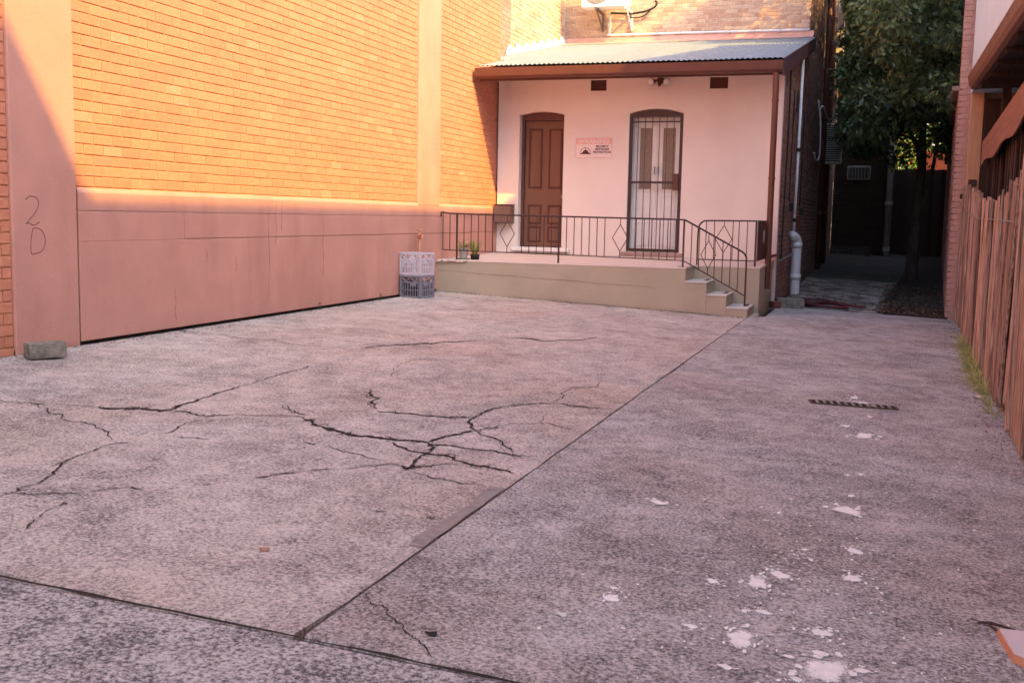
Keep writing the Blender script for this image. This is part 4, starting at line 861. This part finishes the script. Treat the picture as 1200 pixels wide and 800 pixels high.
o = MB().tube(smooth_path([(-1.46, 17.5, -.62), (-1.45, 18.4, -.60), (-1.45, 19.6, -.58), (-1.45, 21.2, -.56)], 4), .016, 6).build('copper_water_pipe', METALG, None, True, off=(-1.45, 18, -.6)); tag(o, 'thin grey pipe running level along the foot of the dark brick side', 'pipe')
aircon('louvred_air_conditioner', 'white louvred air conditioner on the lane wall, partly hidden by leaves', (-1.22, 28.5, 1.45), (1, 0, 0), (0, -1, 0), .50, .98, .3, True)
o = MB().tube(smooth_path([(-1.43, 26.0, 2.55), (-1.36, 26.3, 2.65), (-1.30, 27.0, 2.45), (-1.25, 28.0, 2.35)], 5), .02, 6).build('white_hose', WHITEB, None, True, off=(-1.4, 26, 2.5)); tag(o, 'short white hose curving from the wall to the louvred air conditioner', 'hose')
o = MB().tube(smooth_path([(-1.43, 25.4, 2.7), (-1.36, 25.5, 2.2), (-1.34, 25.3, 1.5), (-1.38, 24.9, 1.35), (-1.42, 24.6, 1.5)], 5), .016, 6).build('white_cable_loop', WHITEB, None, True, off=(-1.4, 25, 2)); tag(o, 'white cable hanging in a loop on the lane wall', 'cable')

# rear wing closing the lane
rw = thing('rear_wing', 'dark brick rear wing closing off the left side of the shaded lane', 'building', (-.6, 38, -1.1))
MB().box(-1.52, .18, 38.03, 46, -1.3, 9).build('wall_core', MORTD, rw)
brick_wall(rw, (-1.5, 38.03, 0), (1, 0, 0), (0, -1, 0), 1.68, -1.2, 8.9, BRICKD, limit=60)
wn = MB().box(-1.10, -.35, 37.97, 38.02, 1.42, 1.88, .01).build('window', METALG, rw)
MB().box(-1.06, -.39, 37.955, 37.975, 1.47, 1.83).build('pane', GLASSD, wn)
for i in range(7): MB().box(-1.04+.1*i, -1.03+.1*i, 37.94, 37.955, 1.46, 1.84).build('bar', METALG, wn)
for i in range(3): MB().box(-1.45, -.2, 37.5-.3*(2-i)*.9, 38.0, -1.2+.0, -1.02+.14*i-.02*i, .01).build('step', CONCL, rw)
t = thing('white_stack_pipe', 'tall whitish stack pipe at the corner of the rear wing', 'pipe', (.28, 37.9, -1.1))
MB().tube([(.27, 37.9, -1.1), (.27, 37.9, 8.5)], .10, 12).build('pipe', M('grey_white_pipe', (.48, .47, .50), .5, .1), t, True)
for z in (-.9, .6, 2.1): MB().lathe((.27, 37.9, z), [(.1, 0), (.125, 0), (.125, .12), (.1, .12)], 12).build('collar', M('grey_white_pipe', (.48, .47, .50), .5, .1), t)
gf = thing('rear_gate', 'dark timber gate closing the far end of the lane', 'gate', (1.2, 40, -1.1))
for i in range(17):
    x = .30+.118*i; MB().box(x, x+.112, 40.0+random.uniform(-.004, .004), 40.03, -1.15, 1.86+random.uniform(-.015, .015)).build('board', FENCED, gf)
MB().box(.28, 2.3, 40.085, 40.10, -1.15, 1.80).build('backing_sheet', FENCED, gf); MB().box(.28, 2.3, 40.03, 40.08, .2, .3).build('rail', FENCED, gf); MB().box(.28, 2.3, 40.03, 40.08, 1.5, 1.6).build('rail', FENCED, gf)  # backing sheet added unseen to block light showing between the boards
o = MB().box(.95, 1.25, 36.5, 36.9, -1.05, -.72, .02).build('grey_tub', METALG, None, off=(1.1, 36.7, -1)); tag(o, 'small grey tub on the lane floor before the rear gate', 'tub')

# ------------------------------------------------------------------ right hand side
rb = thing('white_building', 'white rendered building with brick pier on the right above the paling fence', 'building', (1.3, 17.35, -1.4))
ZT = 6.67
MB().box(1.16, 9, .7, 17.33, 1.90, ZT).build('upper_wall', BLUEW, rb)
MB().box(1.05, 2.6, 17.38, 17.9, -1.5, ZT+.05).build('pier_core', MORTQ, rb)
brick_wall(rb, (1.015, 17.375, 0), (1, 0, 0), (0, -1, 0), .145, -1.38, ZT, BRICKQ, limit=40, proud=.004)
MB().box(1.165, 1.345, 17.20, 17.34, -1.3, 1.93, .006).build('corner_post', TANPOST, rb)
MB().box(1.20, 1.31, 17.17, 17.22, .56, .66, .004).build('post_cleat', FENCED, rb)
MB().box(1.10, 1.40, 17.14, 17.22, .38, .45, .004).build('post_cleat', FENCED, rb)
# lane wall, running off at a slight angle
WU = Vector((1.08, 22.6, 0)).normalized(); WN = Vector((-WU.y, WU.x, 0))
wc = MB(); wc.prism([(1.05, 17.9, -1.5), (1.05+.0478*22.2, 40.1, -1.5), (2.9, 40.1, -1.5), (2.6, 17.9, -1.5)], (0, 0, 3.55)); wc.build('lane_wall_core', MORTR, rb)
brick_wall(rb, (1.018, 17.38, 0), WU, WN, 22.6, -1.38, 2.02, BRICKR, limit=220, english=True, jit=.004)
brick_wall(rb, (1.018, 17.38, 0), WU, WN, .5, 2.02, ZT, BRICKR, limit=40)
MB().box(2.65, 9, 17.9, 41, 2.02, 7.9).build('rear_block', WHITEB, rb)  # mostly unseen; lengthened down the lane to keep sun and sky light out
MB().obox(Vector((1.60, 29.2, 2.08)), WU, WN, (0, 0, 1), 11, .12, .035, .01).build('wall_coping', MORTR, rb)
# shed under the gutter
sh = thing('open_shed', 'dark open sided shed with brown gutter behind the paling fence', 'shed', (2.5, 10, -1.4))
MB().prism([(1.10, 1.0, 1.76), (1.10, 15.5, 1.76), (1.10, 15.5, 1.83), (1.10, 1.0, 1.83)], (3.9, 0, .05)).build('soffit', FENCED, sh)
prof = [(1.10, 1.97), (1.10, 1.845), (1.03, 1.83), (.985, 1.85), (.96, 1.90), (.95, 1.96), (.94, 2.0), (.955, 2.0), (.975, 1.95), (1.0, 1.90), (1.04, 1.87), (1.085, 1.87), (1.085, 1.97)]
gt2 = MB().prism([(x+.05, 1.0, z-.085) for x, z in prof], (0, 14.5, 0)).build('gutter', M('sunburnt_brown_gutter', (.19, .10, .075), .5, .2), sh)
for y in (9.5, 11, 12.5, 14, 15.4): MB().box(.99, 1.14, y, y+.02, 1.916, 1.921).build('gutter_bracket', BROWN, gt2)
MB().box(4.8, 4.9, 1.0, 17.1, -1.5, 1.8).build('back_wall', FENCED, sh); MB().box(1.36, 4.9, 17.1, 17.2, -1.5, 1.8).build('end_wall', FENCED, sh)
for y in (6.0, 9.0, 12.2, 15.2): MB().box(1.40, 1.50, y, y+.1, -1.5, 1.86).build('shed_post', FENCED, sh)
for i in range(10):
    y = 6.5+i*.9; MB().box(1.10, 4.8, y, y+.05, 1.70, 1.76).build('rafter', FENCED, sh)
for (y, x) in ((13.2, 1.5), (11.2, 1.62)):
    MB().box(x, x+.55, y, y+.10, 1.62, 1.66, .01).build('tube_light', METALW, sh)
# wavy edged board
n = 40; top = []; bot = []
for i in range(n+1):
    y = 15.9-(15.9-7.6)*i/n; t_ = i/n; top.append((1.25, y, 1.10+.56*t_)); bot.append((1.25, y, .76+.50*t_+.035*math.sin(i*.62)+.02*math.sin(i*.25+1)))
mb = MB(); vs = top+bot; vs2 = [(x+.02, y, z) for x, y, z in vs]; m_ = n+1
mb.add(vs+vs2, [(i, i+1, i+1+m_, i+m_) for i in range(n)]+[(i+2*m_, i+3*m_, i+1+3*m_, i+1+2*m_) for i in range(n)]+[(i, i+2*m_, i+1+2*m_, i+1) for i in range(n)]+[(i+m_, i+1+m_, i+1+3*m_, i+3*m_) for i in range(n)]+[(0, m_, 3*m_, 2*m_), (n, n+2*m_, n+3*m_, n+m_)])
mb.build('wavy_board', BOARDM, sh)
for i in range(46):
    y = 15.7-.18*i+random.uniform(-.03, .03); a = random.uniform(-.07, .07); h = 1.1
    MB().obox((1.32+random.uniform(0, .12), y, .10+.10*(15.9-y)/4), (1, 0, 0), (0, 1, a), (0, -a, 1), .010, .04+random.uniform(-.01, .02), h).build('upright_slat', FENCED, sh)

# paling fence
fx = lambda y: .875+.0255*(y-7)
def ftop(y):
    P_ = [(2, .75), (7.5, .55), (8.9, .36), (10.0, .245), (11.2, .22), (12.35, .26), (13.5, .35), (14.6, .41), (16.0, .50), (17.3, .56)]
    for (a, b), (c, d) in zip(P_[:-1], P_[1:]):
        if y <= c: return b+(d-b)*(y-a)/(c-a)
    return .56
fe = thing('paling_fence', 'weathered reddish timber paling fence with uneven tops and one gaping leaning paling', 'fence', (1.0, 12, -1.4))
y = 17.25; i = 0
while y > 1.5:
    wd = random.uniform(.085, .125); lean = random.gauss(0, .017); zt_ = ftop(y)+random.uniform(-.05, .045); z0 = G(1)+random.uniform(-.0, .05)
    yc = y-wd/2; gapy = 8.55
    if 8.12 < yc < 8.62: y -= wd; continue          # palings missing at the foot: the dark wedge
    if 8.62 < yc < 10.6: lean = -.25*((10.6-yc)/1.98)**1.6
    L_ = (zt_-z0)/2; ax = Vector((0, lean, 1)).normalized(); xo = random.uniform(-.022, .022)
    c = Vector((fx(yc)+xo+.02, yc+lean*L_, z0+L_))
    hw = wd/2; mb = MB(); U_ = Vector((1, random.gauss(0, .10), 0)).normalized(); V_ = ax.cross(U_).normalized()
    if V_.y < 0: V_ = -V_
    tk = .008; j = [random.uniform(-.02, .02) for _ in range(3)]
    cup = random.uniform(-.006, .006); warp = random.gauss(0, .006)
    vs = []
    for k, zz in enumerate((-L_, -L_*.3, L_*.3, L_)):
        for s_, q in ((-1, 0), (-.35, cup), (.35, cup), (1, 0)):
            extra = (j[0] if s_ < 0 else j[1]) if k == 3 else 0
            bow = warp*(1-(zz/L_)**2)
            vs.append(c+V_*hw*s_*(1-.02*k)+ax*(zz+extra)+U_*(-tk+q+bow)); vs.append(c+V_*hw*s_*(1-.02*k)+ax*(zz+extra)+U_*(tk+q+bow))
    fs = []
    for k in range(3):
        for s_ in range(3):
            a0 = k*8+s_*2; fs += [(a0, a0+2, a0+10, a0+8), (a0+1, a0+9, a0+11, a0+3)]
        a0 = k*8; fs += [(a0, a0+8, a0+9, a0+1), (a0+6, a0+7, a0+15, a0+14)]
    for s_ in range(3): fs += [(s_*2, s_*2+1, s_*2+3, s_*2+2), (24+s_*2, 24+s_*2+2, 24+s_*2+3, 24+s_*2+1)]
    mb.add(vs, fs); mb.build('paling', FENCEM, fe, off=(c.x, c.y, z0)); y -= wd+random.choice((0, .004, .010, .018, .026)); i += 1
for z in (-1.05, .02): MB().prism([(fx(1.5)+.04, 1.5, z), (fx(17.2)+.04, 17.2, z), (fx(17.2)+.09, 17.2, z), (fx(1.5)+.09, 1.5, z)], (0, 0, .07)).build('rail', FENCED, fe)
for yy in (16.9, 14.4, 11.9, 9.4, 6.9, 4.4): MB().box(fx(yy)+.09, fx(yy)+.17, yy-.05, yy+.05, -1.5, .15).build('post', FENCED, fe)
MB().tube(smooth_path([(fx(16.9)-.002, 16.9, .30), (fx(14)-.006, 14, .10), (fx(11)-.006, 11, .06), (fx(8.4)-.01, 8.4, .03)], 6), .004, 5).build('tie_wire', METALG, fe)

# grass and weeds
def grass(mb, x, y, z, h, n=7, lean=None):
    for _ in range(n):
        a = random.uniform(0, 6.28); d = Vector((math.cos(a)*.6-.35, math.sin(a)*.6, .8)); leafblade(mb, (x+random.uniform(-.02, .02), y+random.uniform(-.03, .03), z), d, h*random.uniform(.5, 1.2), random.uniform(.004, .010), n=4, droop=random.uniform(.2, 1.1))
mb = MB()
for _ in range(330):
    y = random.choice((random.gauss(12.6, 1.1), random.gauss(10.6, .9), random.uniform(8.4, 14.6)))
    if not 8.2 < y < 15: continue
    grass(mb, fx(y)-.01-abs(random.gauss(0, .035)), y, G(1)-.002, random.uniform(.08, .27)*(1.15 if 9.5 < y < 13.5 else .6))
o = mb.build('grass', GRASSM, fix=False); kind(tag(o, 'tufts of dry yellow green grass along the foot of the paling fence', 'grass'), 'stuff')
for (x, y, lab) in ((-6.03, 11.0, 'small dark weed at the wall base, nearer of two'), (-6.03, 12.6, 'small dark weed at the wall base, closer to the crates')):
    mb = MB(); grass(mb, x, y, G(x), .10, 16)
    for _ in range(14): a = random.uniform(0, 6.28); leafblade(mb, (x, y, G(x)+random.uniform(.01, .08)), (abs(math.cos(a)), math.sin(a), .5), .05, .03)
    o = mb.build('weed', LEAF, fix=False, off=(x, y, G(x))); tag(o, lab, 'weed')

# drain grate across the drive
dg = thing('drain_grate', 'narrow rusty drain grate set across the concrete driveway', 'drain', (-.1, 8.31, G(-.1)))
U_ = Vector((.604, .115, -.0247)).normalized(); V_ = Vector((-U_.y, U_.x, 0)).normalized(); W_ = U_.cross(V_); c = Vector((-.108, 8.315, G(-.108)))
MB().obox(c+W_*.003, U_, V_, W_, .31, .065, .002).build('pit', M('grate_pit', (.006, .006, .006), .9, .1), dg)
mb = MB()
for s_ in (-1, 1): mb.obox(c+V_*s_*.066+W_*.007, U_, V_, W_, .316, .004, .004); mb.obox(c+U_*s_*.312+W_*.007, V_, U_, W_, .062, .006, .004)
RUST = M('rusty_iron', (.13, .085, .07), .85, .3, 30, .3); mb.build('frame', RUST, dg)
for i in range(11): MB().obox(c+U_*(-.26+.052*i)+W_*.0075, V_, U_, W_, .06, .008, .004).build('bar', METALG, dg)
# fallen bits
hz_ = G(-.8)+.02
hp = [(-1.15, 17.9, 0), (-.95, 17.5, 0), (-.65, 17.45, 0), (-.48, 17.6, .01), (-.62, 17.95, .01), (-.95, 18.1, 0), (-1.1, 17.85, .03), (-.85, 17.25, .03), (-.5, 17.2, .01), (-.38, 17.35, 0), (-.6, 17.7, .04), (-1.0, 18.3, 0), (-1.2, 18.8, 0), (-.9, 19.0, 0), (-.75, 18.5, .02), (-.3, 17.75, 0), (-.12, 17.7, 0)]
o = MB().tube(smooth_path([(a, b, hz_+c_) for a, b, c_ in hp], 6), .018, 7).build('garden_hose', HOSE, None, True, off=(-.9, 17.6, hz_)); tag(o, 'maroon garden hose lying in loose loops at the mouth of the lane', 'hose')
tl = thing('broken_tile', 'broken terracotta tile with a pale glazed top at the bottom right of the yard', 'tile', (.52, 3.70, G(.52)))
z0 = G(.5); pl_ = [(.452, 3.84), (.475, 3.62), (.53, 3.56), (.75, 3.60), (.76, 3.86)]
MB().prism([(x, y, z0+.001) for x, y in pl_], (0, 0, .026)).build('clay_body', M('raw_terracotta', (.58, .27, .18), .85, .12, 20, .3), tl)
MB().prism([(x+(.6-x)*.03, y+(3.72-y)*.03, z0+.0275) for x, y in pl_], (0, 0, .003)).build('glazed_face', M('pale_glaze', (.68, .60, .62), .4, .06), tl)
mb = MB(); mb.tube([(.40, 3.93, G(.4)+.006), (.44, 3.92, G(.4)+.012), (.52, 3.90, G(.5)+.008)], [.004, .006, .003], 6); mb.tube([(.43, 3.92, G(.4)+.008), (.45, 3.88, G(.4)+.006), (.465, 3.875, G(.4)+.004)], [.005, .004, .002], 5)
leafblade(mb, (.40, 3.93, G(.4)+.01), (-1, .4, .3), .04, .02); tag(mb.build('twig', BARK, None, off=(.45, 3.92, G(.4))), 'small dark twig lying near the broken tile', 'twig')
for (x, y, c_, r_, lab) in ((-2.12, 3.44, (.42, .22, .17), (.02, .017), 'small salmon leaf on the slab near the long joint'), (.83, 9.4, (.75, .62, .5), (.035, .05), 'pale dry leaf resting in the grass by the fence'), (-1.25, 2.99, (.03, .03, .03), (.02, .01), 'small black flake near the slab corner'), (-.93, 3.33, (.75, .72, .66), (.022, .005), 'white matchstick on the driveway')):
    mb = MB(); nn = 10; z = G(x)+.008
    mb.add([(x+r_[0]*math.cos(k*.628), y+r_[1]*math.sin(k*.628), z+.006*math.sin(k*1.3)) for k in range(nn)]+[(x, y, z+.004)], [(k, (k+1) % nn, nn) for k in range(nn)])
    mb.add([(x+r_[0]*math.cos(k*.628), y+r_[1]*math.sin(k*.628), z-.003+.006*math.sin(k*1.3)) for k in range(nn)]+[(x, y, z+.001)], [(k, nn, (k+1) % nn) for k in range(nn)])
    tag(mb.build('litter_scrap' if c_[0] != .42 else 'fallen_leaf', M('scrap_colour', c_, .8, .1), None, off=(x, y, z), fix=False), lab, 'scrap' if c_[0] != .42 else 'leaf')
mb = MB()
for _ in range(2600):
    y = 17.25+abs(random.gauss(0, 1))*4.2; xr = 1.05+.0478*(y-17.4); xl = .15+.03*(y-17)
    x = random.uniform(xl-.15, xr) if random.random() < .8 else random.uniform(-1.4, xl)
    if y > 30: continue
    z = (LZ(x, y) if y > 20.3 else G(x)-.008)+random.uniform(.004, .03); a = random.uniform(0, 6.28); s_ = random.uniform(.015, .045)
    d = Vector((math.cos(a), math.sin(a), random.uniform(-.3, .3)))*s_; e_ = Vector((-math.sin(a), math.cos(a), random.uniform(-.4, .4)))*s_*.5
    p = Vector((x, y, z)); mb.add([p-d, p+e_+Vector((0, 0, .008)), p+d, p-e_+Vector((0, 0, .004))], [(0, 1, 2, 3)])
kind(tag(mb.build('leaf_litter', LITTER, fix=False), 'dead brown leaf litter over the soil along the right of the lane', 'leaf litter'), 'stuff')

# ------------------------------------------------------------------ tree over the lane
tr = thing('leafy_tree', 'dense dark green tree overhanging the shaded lane between the buildings', 'tree', (.77, 26, -1.25))
tp_ = smooth_path([(.76, 26, -1.35), (.75, 26, -.9), (.78, 26, -.2), (.80, 26, .5), (.83, 25.9, 1.2), (.80, 25.8, 2.0), (.70, 25.5, 3.0), (.5, 25.2, 4.2), (.35, 25, 5.4)], 4)
MB().tube(tp_, [.15-.10*i/(len(tp_)-1) for i in range(len(tp_))], 10).build('trunk', BARK, tr, True)
def limb(pts, r):
    q = smooth_path(pts, 4); MB().tube(q, [r*(1-.75*i/(len(q)-1)) for i in range(len(q))], 7).build('limb', BARK, tr, True)
limb([(.82, 26, .2), (1.0, 25.9, .9), (1.10, 25.7, 1.6), (1.2, 25.2, 2.6), (1.35, 24.3, 3.6)], .06)
limb([(.81, 25.9, 1.5), (.4, 25.4, 2.2), (-.2, 24.6, 2.8), (-.7, 23.8, 3.4)], .055)
limb([(.78, 25.7, 2.3), (.9, 24.4, 2.9), (1.1, 22.6, 3.4), (1.25, 20.8, 3.8)], .055)
limb([(.6, 25.3, 3.6), (.1, 24.5, 4.5), (-.3, 23.6, 5.2)], .05)
limb([(.8, 26, 1.8), (.1, 26.4, 2.1), (-.7, 26.6, 2.2)], .04)
cl = []
def addc(x, y, z, r): cl.append((x, y, z, r))
tries = 0
while len(cl) < 440 and tries < 30000:
    tries += 1
    y = random.uniform(19.5, 28) if random.random() < .75 else random.uniform(28, 36); z = random.uniform(1.3, 8.2) if y < 28 else random.uniform(3.6, 8.2)  # the deeper, higher clumps are added as a canopy to darken the lane
    xr = 1.05+.0478*(y-17.4)+(1.1 if z > 2.3 else 0); x = random.uniform(-1.0, xr+.1)
    q = px(Vector((x, y, z)))
    if q is None: continue
    # overhang: lower skirt rises towards the viewer, crown narrower where it nears the house
    if z < 1.30+.05*abs(x-.0)+max(0, 28-y)*.11: continue
    if z > 8-(x-.4)**2*.5: continue
    if x < -1.0+.10*(27-y)+.0: continue
    if q[0] < 985+ (0 if q[1] < 150 else 6) or q[0] > 1136 or (1050 < q[0] < 1098 and 148 < q[1] < 215 and random.random() < .85) or (945 < q[0] < 992 and 118 < q[1] < 205): continue
    if any((x-a)**2+(y-b)**2*.5+(z-c_)**2 < .24**2 for a, b, c_, r_ in cl): continue
    addc(x, y, z, random.uniform(.30, .55))
V = []; 
NL = 210
for (x, y, z, r_) in cl:
    k = int(NL*random.uniform(.7, 1.2)); d = rng.normal(size=(k, 3)); d /= np.linalg.norm(d, axis=1)[:, None]; rad = r_*rng.uniform(.25, 1.0, (k, 1))**.6
    p = np.array([x, y, z])+d*rad*np.array([1, 1, .72])
    ax = d*.6+rng.normal(size=(k, 3))*.6+np.array([0, 0, -.35]); ax /= np.linalg.norm(ax, axis=1)[:, None]
    sd = np.cross(ax, rng.normal(size=(k, 3))); sd /= np.linalg.norm(sd, axis=1)[:, None]; nn_ = np.cross(ax, sd)
    L_ = rng.uniform(.05, .095, (k, 1)); W_2 = L_*.40
    V.append(np.stack([p-ax*L_*.9, p-sd*W_2+nn_*.006, p+ax*L_, p+sd*W_2+nn_*.006], 1))
V = np.concatenate(V).reshape(-1, 3)
me = bpy.data.meshes.new('crown'); nq = len(V)//4
me.vertices.add(len(V)); me.vertices.foreach_set('co', (V-np.array([.77, 26, -1.25])).ravel()); me.loops.add(nq*4); me.loops.foreach_set('vertex_index', np.arange(nq*4)); me.polygons.add(nq); me.polygons.foreach_set('loop_start', np.arange(nq)*4); me.update(calc_edges=True); me.validate()
me.materials.append(LEAF); o = bpy.data.objects.new('crown', me); col.objects.link(o); place(o, (.77, 26, -1.25), tr)
# sprays of twigs carrying the leaves
mb = MB()
for (x, y, z, r_) in cl[::2]:
    b = Vector((.7, 25.4, 3+max(0, z-4))); e_ = Vector((x, y, z)); mb.tube([b.lerp(e_, .45)+Vector((0, 0, -.1)), b.lerp(e_, .75), e_], [.016, .01, .004], 4)
kind(mb.build('twigs', BARK, tr), 'stuff')

# ------------------------------------------------------------------ sunlit garden beyond the gate
def bush(name, label, cat, c, rx, ry, rz, n, mat, leaf=.07, flowers=None):
    t = thing(name, label, cat, (c[0], c[1], -1.1)); k = n
    d = rng.normal(size=(k, 3)); d /= np.linalg.norm(d, axis=1)[:, None]; lump = 1+.22*np.sin(d[:, :1]*5+1)+.18*np.sin(d[:, 1:2]*7)+.15*np.sin(d[:, 2:]*6)
    p = np.array(c)+d*rng.uniform(.35, 1, (k, 1))**.5*lump*np.array([rx, ry, rz]); ax = rng.normal(size=(k, 3)); ax /= np.linalg.norm(ax, axis=1)[:, None]
    sd = np.cross(ax, rng.normal(size=(k, 3))); sd /= np.linalg.norm(sd, axis=1)[:, None]; L_ = rng.uniform(leaf*.6, leaf*1.3, (k, 1))
    for nm, sel, mt in (('foliage', slice(0, int(k*.9)), mat), ('blossom', slice(int(k*.9), k), flowers)):
        if mt is None: continue
        vv = np.stack([p-ax*L_, p-sd*L_*.45, p+ax*L_, p+sd*L_*.45], 1)[sel].reshape(-1, 3); me = bpy.data.meshes.new(nm)
        me.from_pydata(vv.tolist(), [], [tuple(range(4*i, 4*i+4)) for i in range(len(vv)//4)]); me.materials.append(mt); o = bpy.data.objects.new(nm, me); col.objects.link(o); place(o, (0, 0, 0), t)
    MB().tube([(c[0], c[1], -1.3), (c[0], c[1], c[2]-rz*.3)], .07, 7).build('stem', BARK, t)
REDF = M('coral_blossom', (.7, .12, .06), .6, .1, rnd=.2, trans=.3)
bush('flowering_bush', 'sunlit yellow green bush with coral blossom above the rear gate', 'bush', (.8, 48, 2.2), 1.2, 1.0, 1.6, 5200, LEAFY, .09, REDF)
bush('garden_tree', 'sunlit pale green tree in the garden beyond the rear gate', 'tree', (2.0, 53, 4.6), 2.2, 1.6, 2.6, 8000, LEAFY, .12)
o = MB().box(1.25, 3.2, 44.0, 44.2, -1.3, 2.75, .02).build('orange_garden_wall', M('orange_red_paint', (.62, .13, .05), .8, .1), None, off=(2, 44, -1.2)); tag(o, 'orange red painted garden wall glimpsed through the gap beyond the rear gate', 'wall')
fb = thing('cream_house', 'cream house glimpsed through the leaves beyond the lane', 'house', (3, 62, -1.2))
MB().box(-8, 14, 62, 70, -1.4, 6.5).build('wall', CREAMW, fb); MB().prism([(-8.4, 61.5, 6.5), (-8.4, 70.5, 6.5), (-8.4, 66, 9)], (22.8, 0, 0)).build('roof', BRICKR, fb)
wn = MB().box(1.9, 2.9, 61.95, 62.02, 2.6, 4.2).build('window', WHITEP, fb); MB().box(2.0, 2.8, 61.93, 61.96, 2.7, 4.1).build('pane', GLASSD, wn)

# ------------------------------------------------------------------ taller block at the street end, right of the viewer (casts the slanting shadow)
tb = thing('street_corner_block', 'tall rendered block at the street end, to the right behind the viewer', 'building', (4, -3, -1.4))
MB().box(1.22, 10, -9, .66, -1.5, 10.0).build('wall', CREAMW, tb); MB().box(1.20, 10.1, -9.1, .68, 10.0, 10.02).build('roof', ZINC, tb)
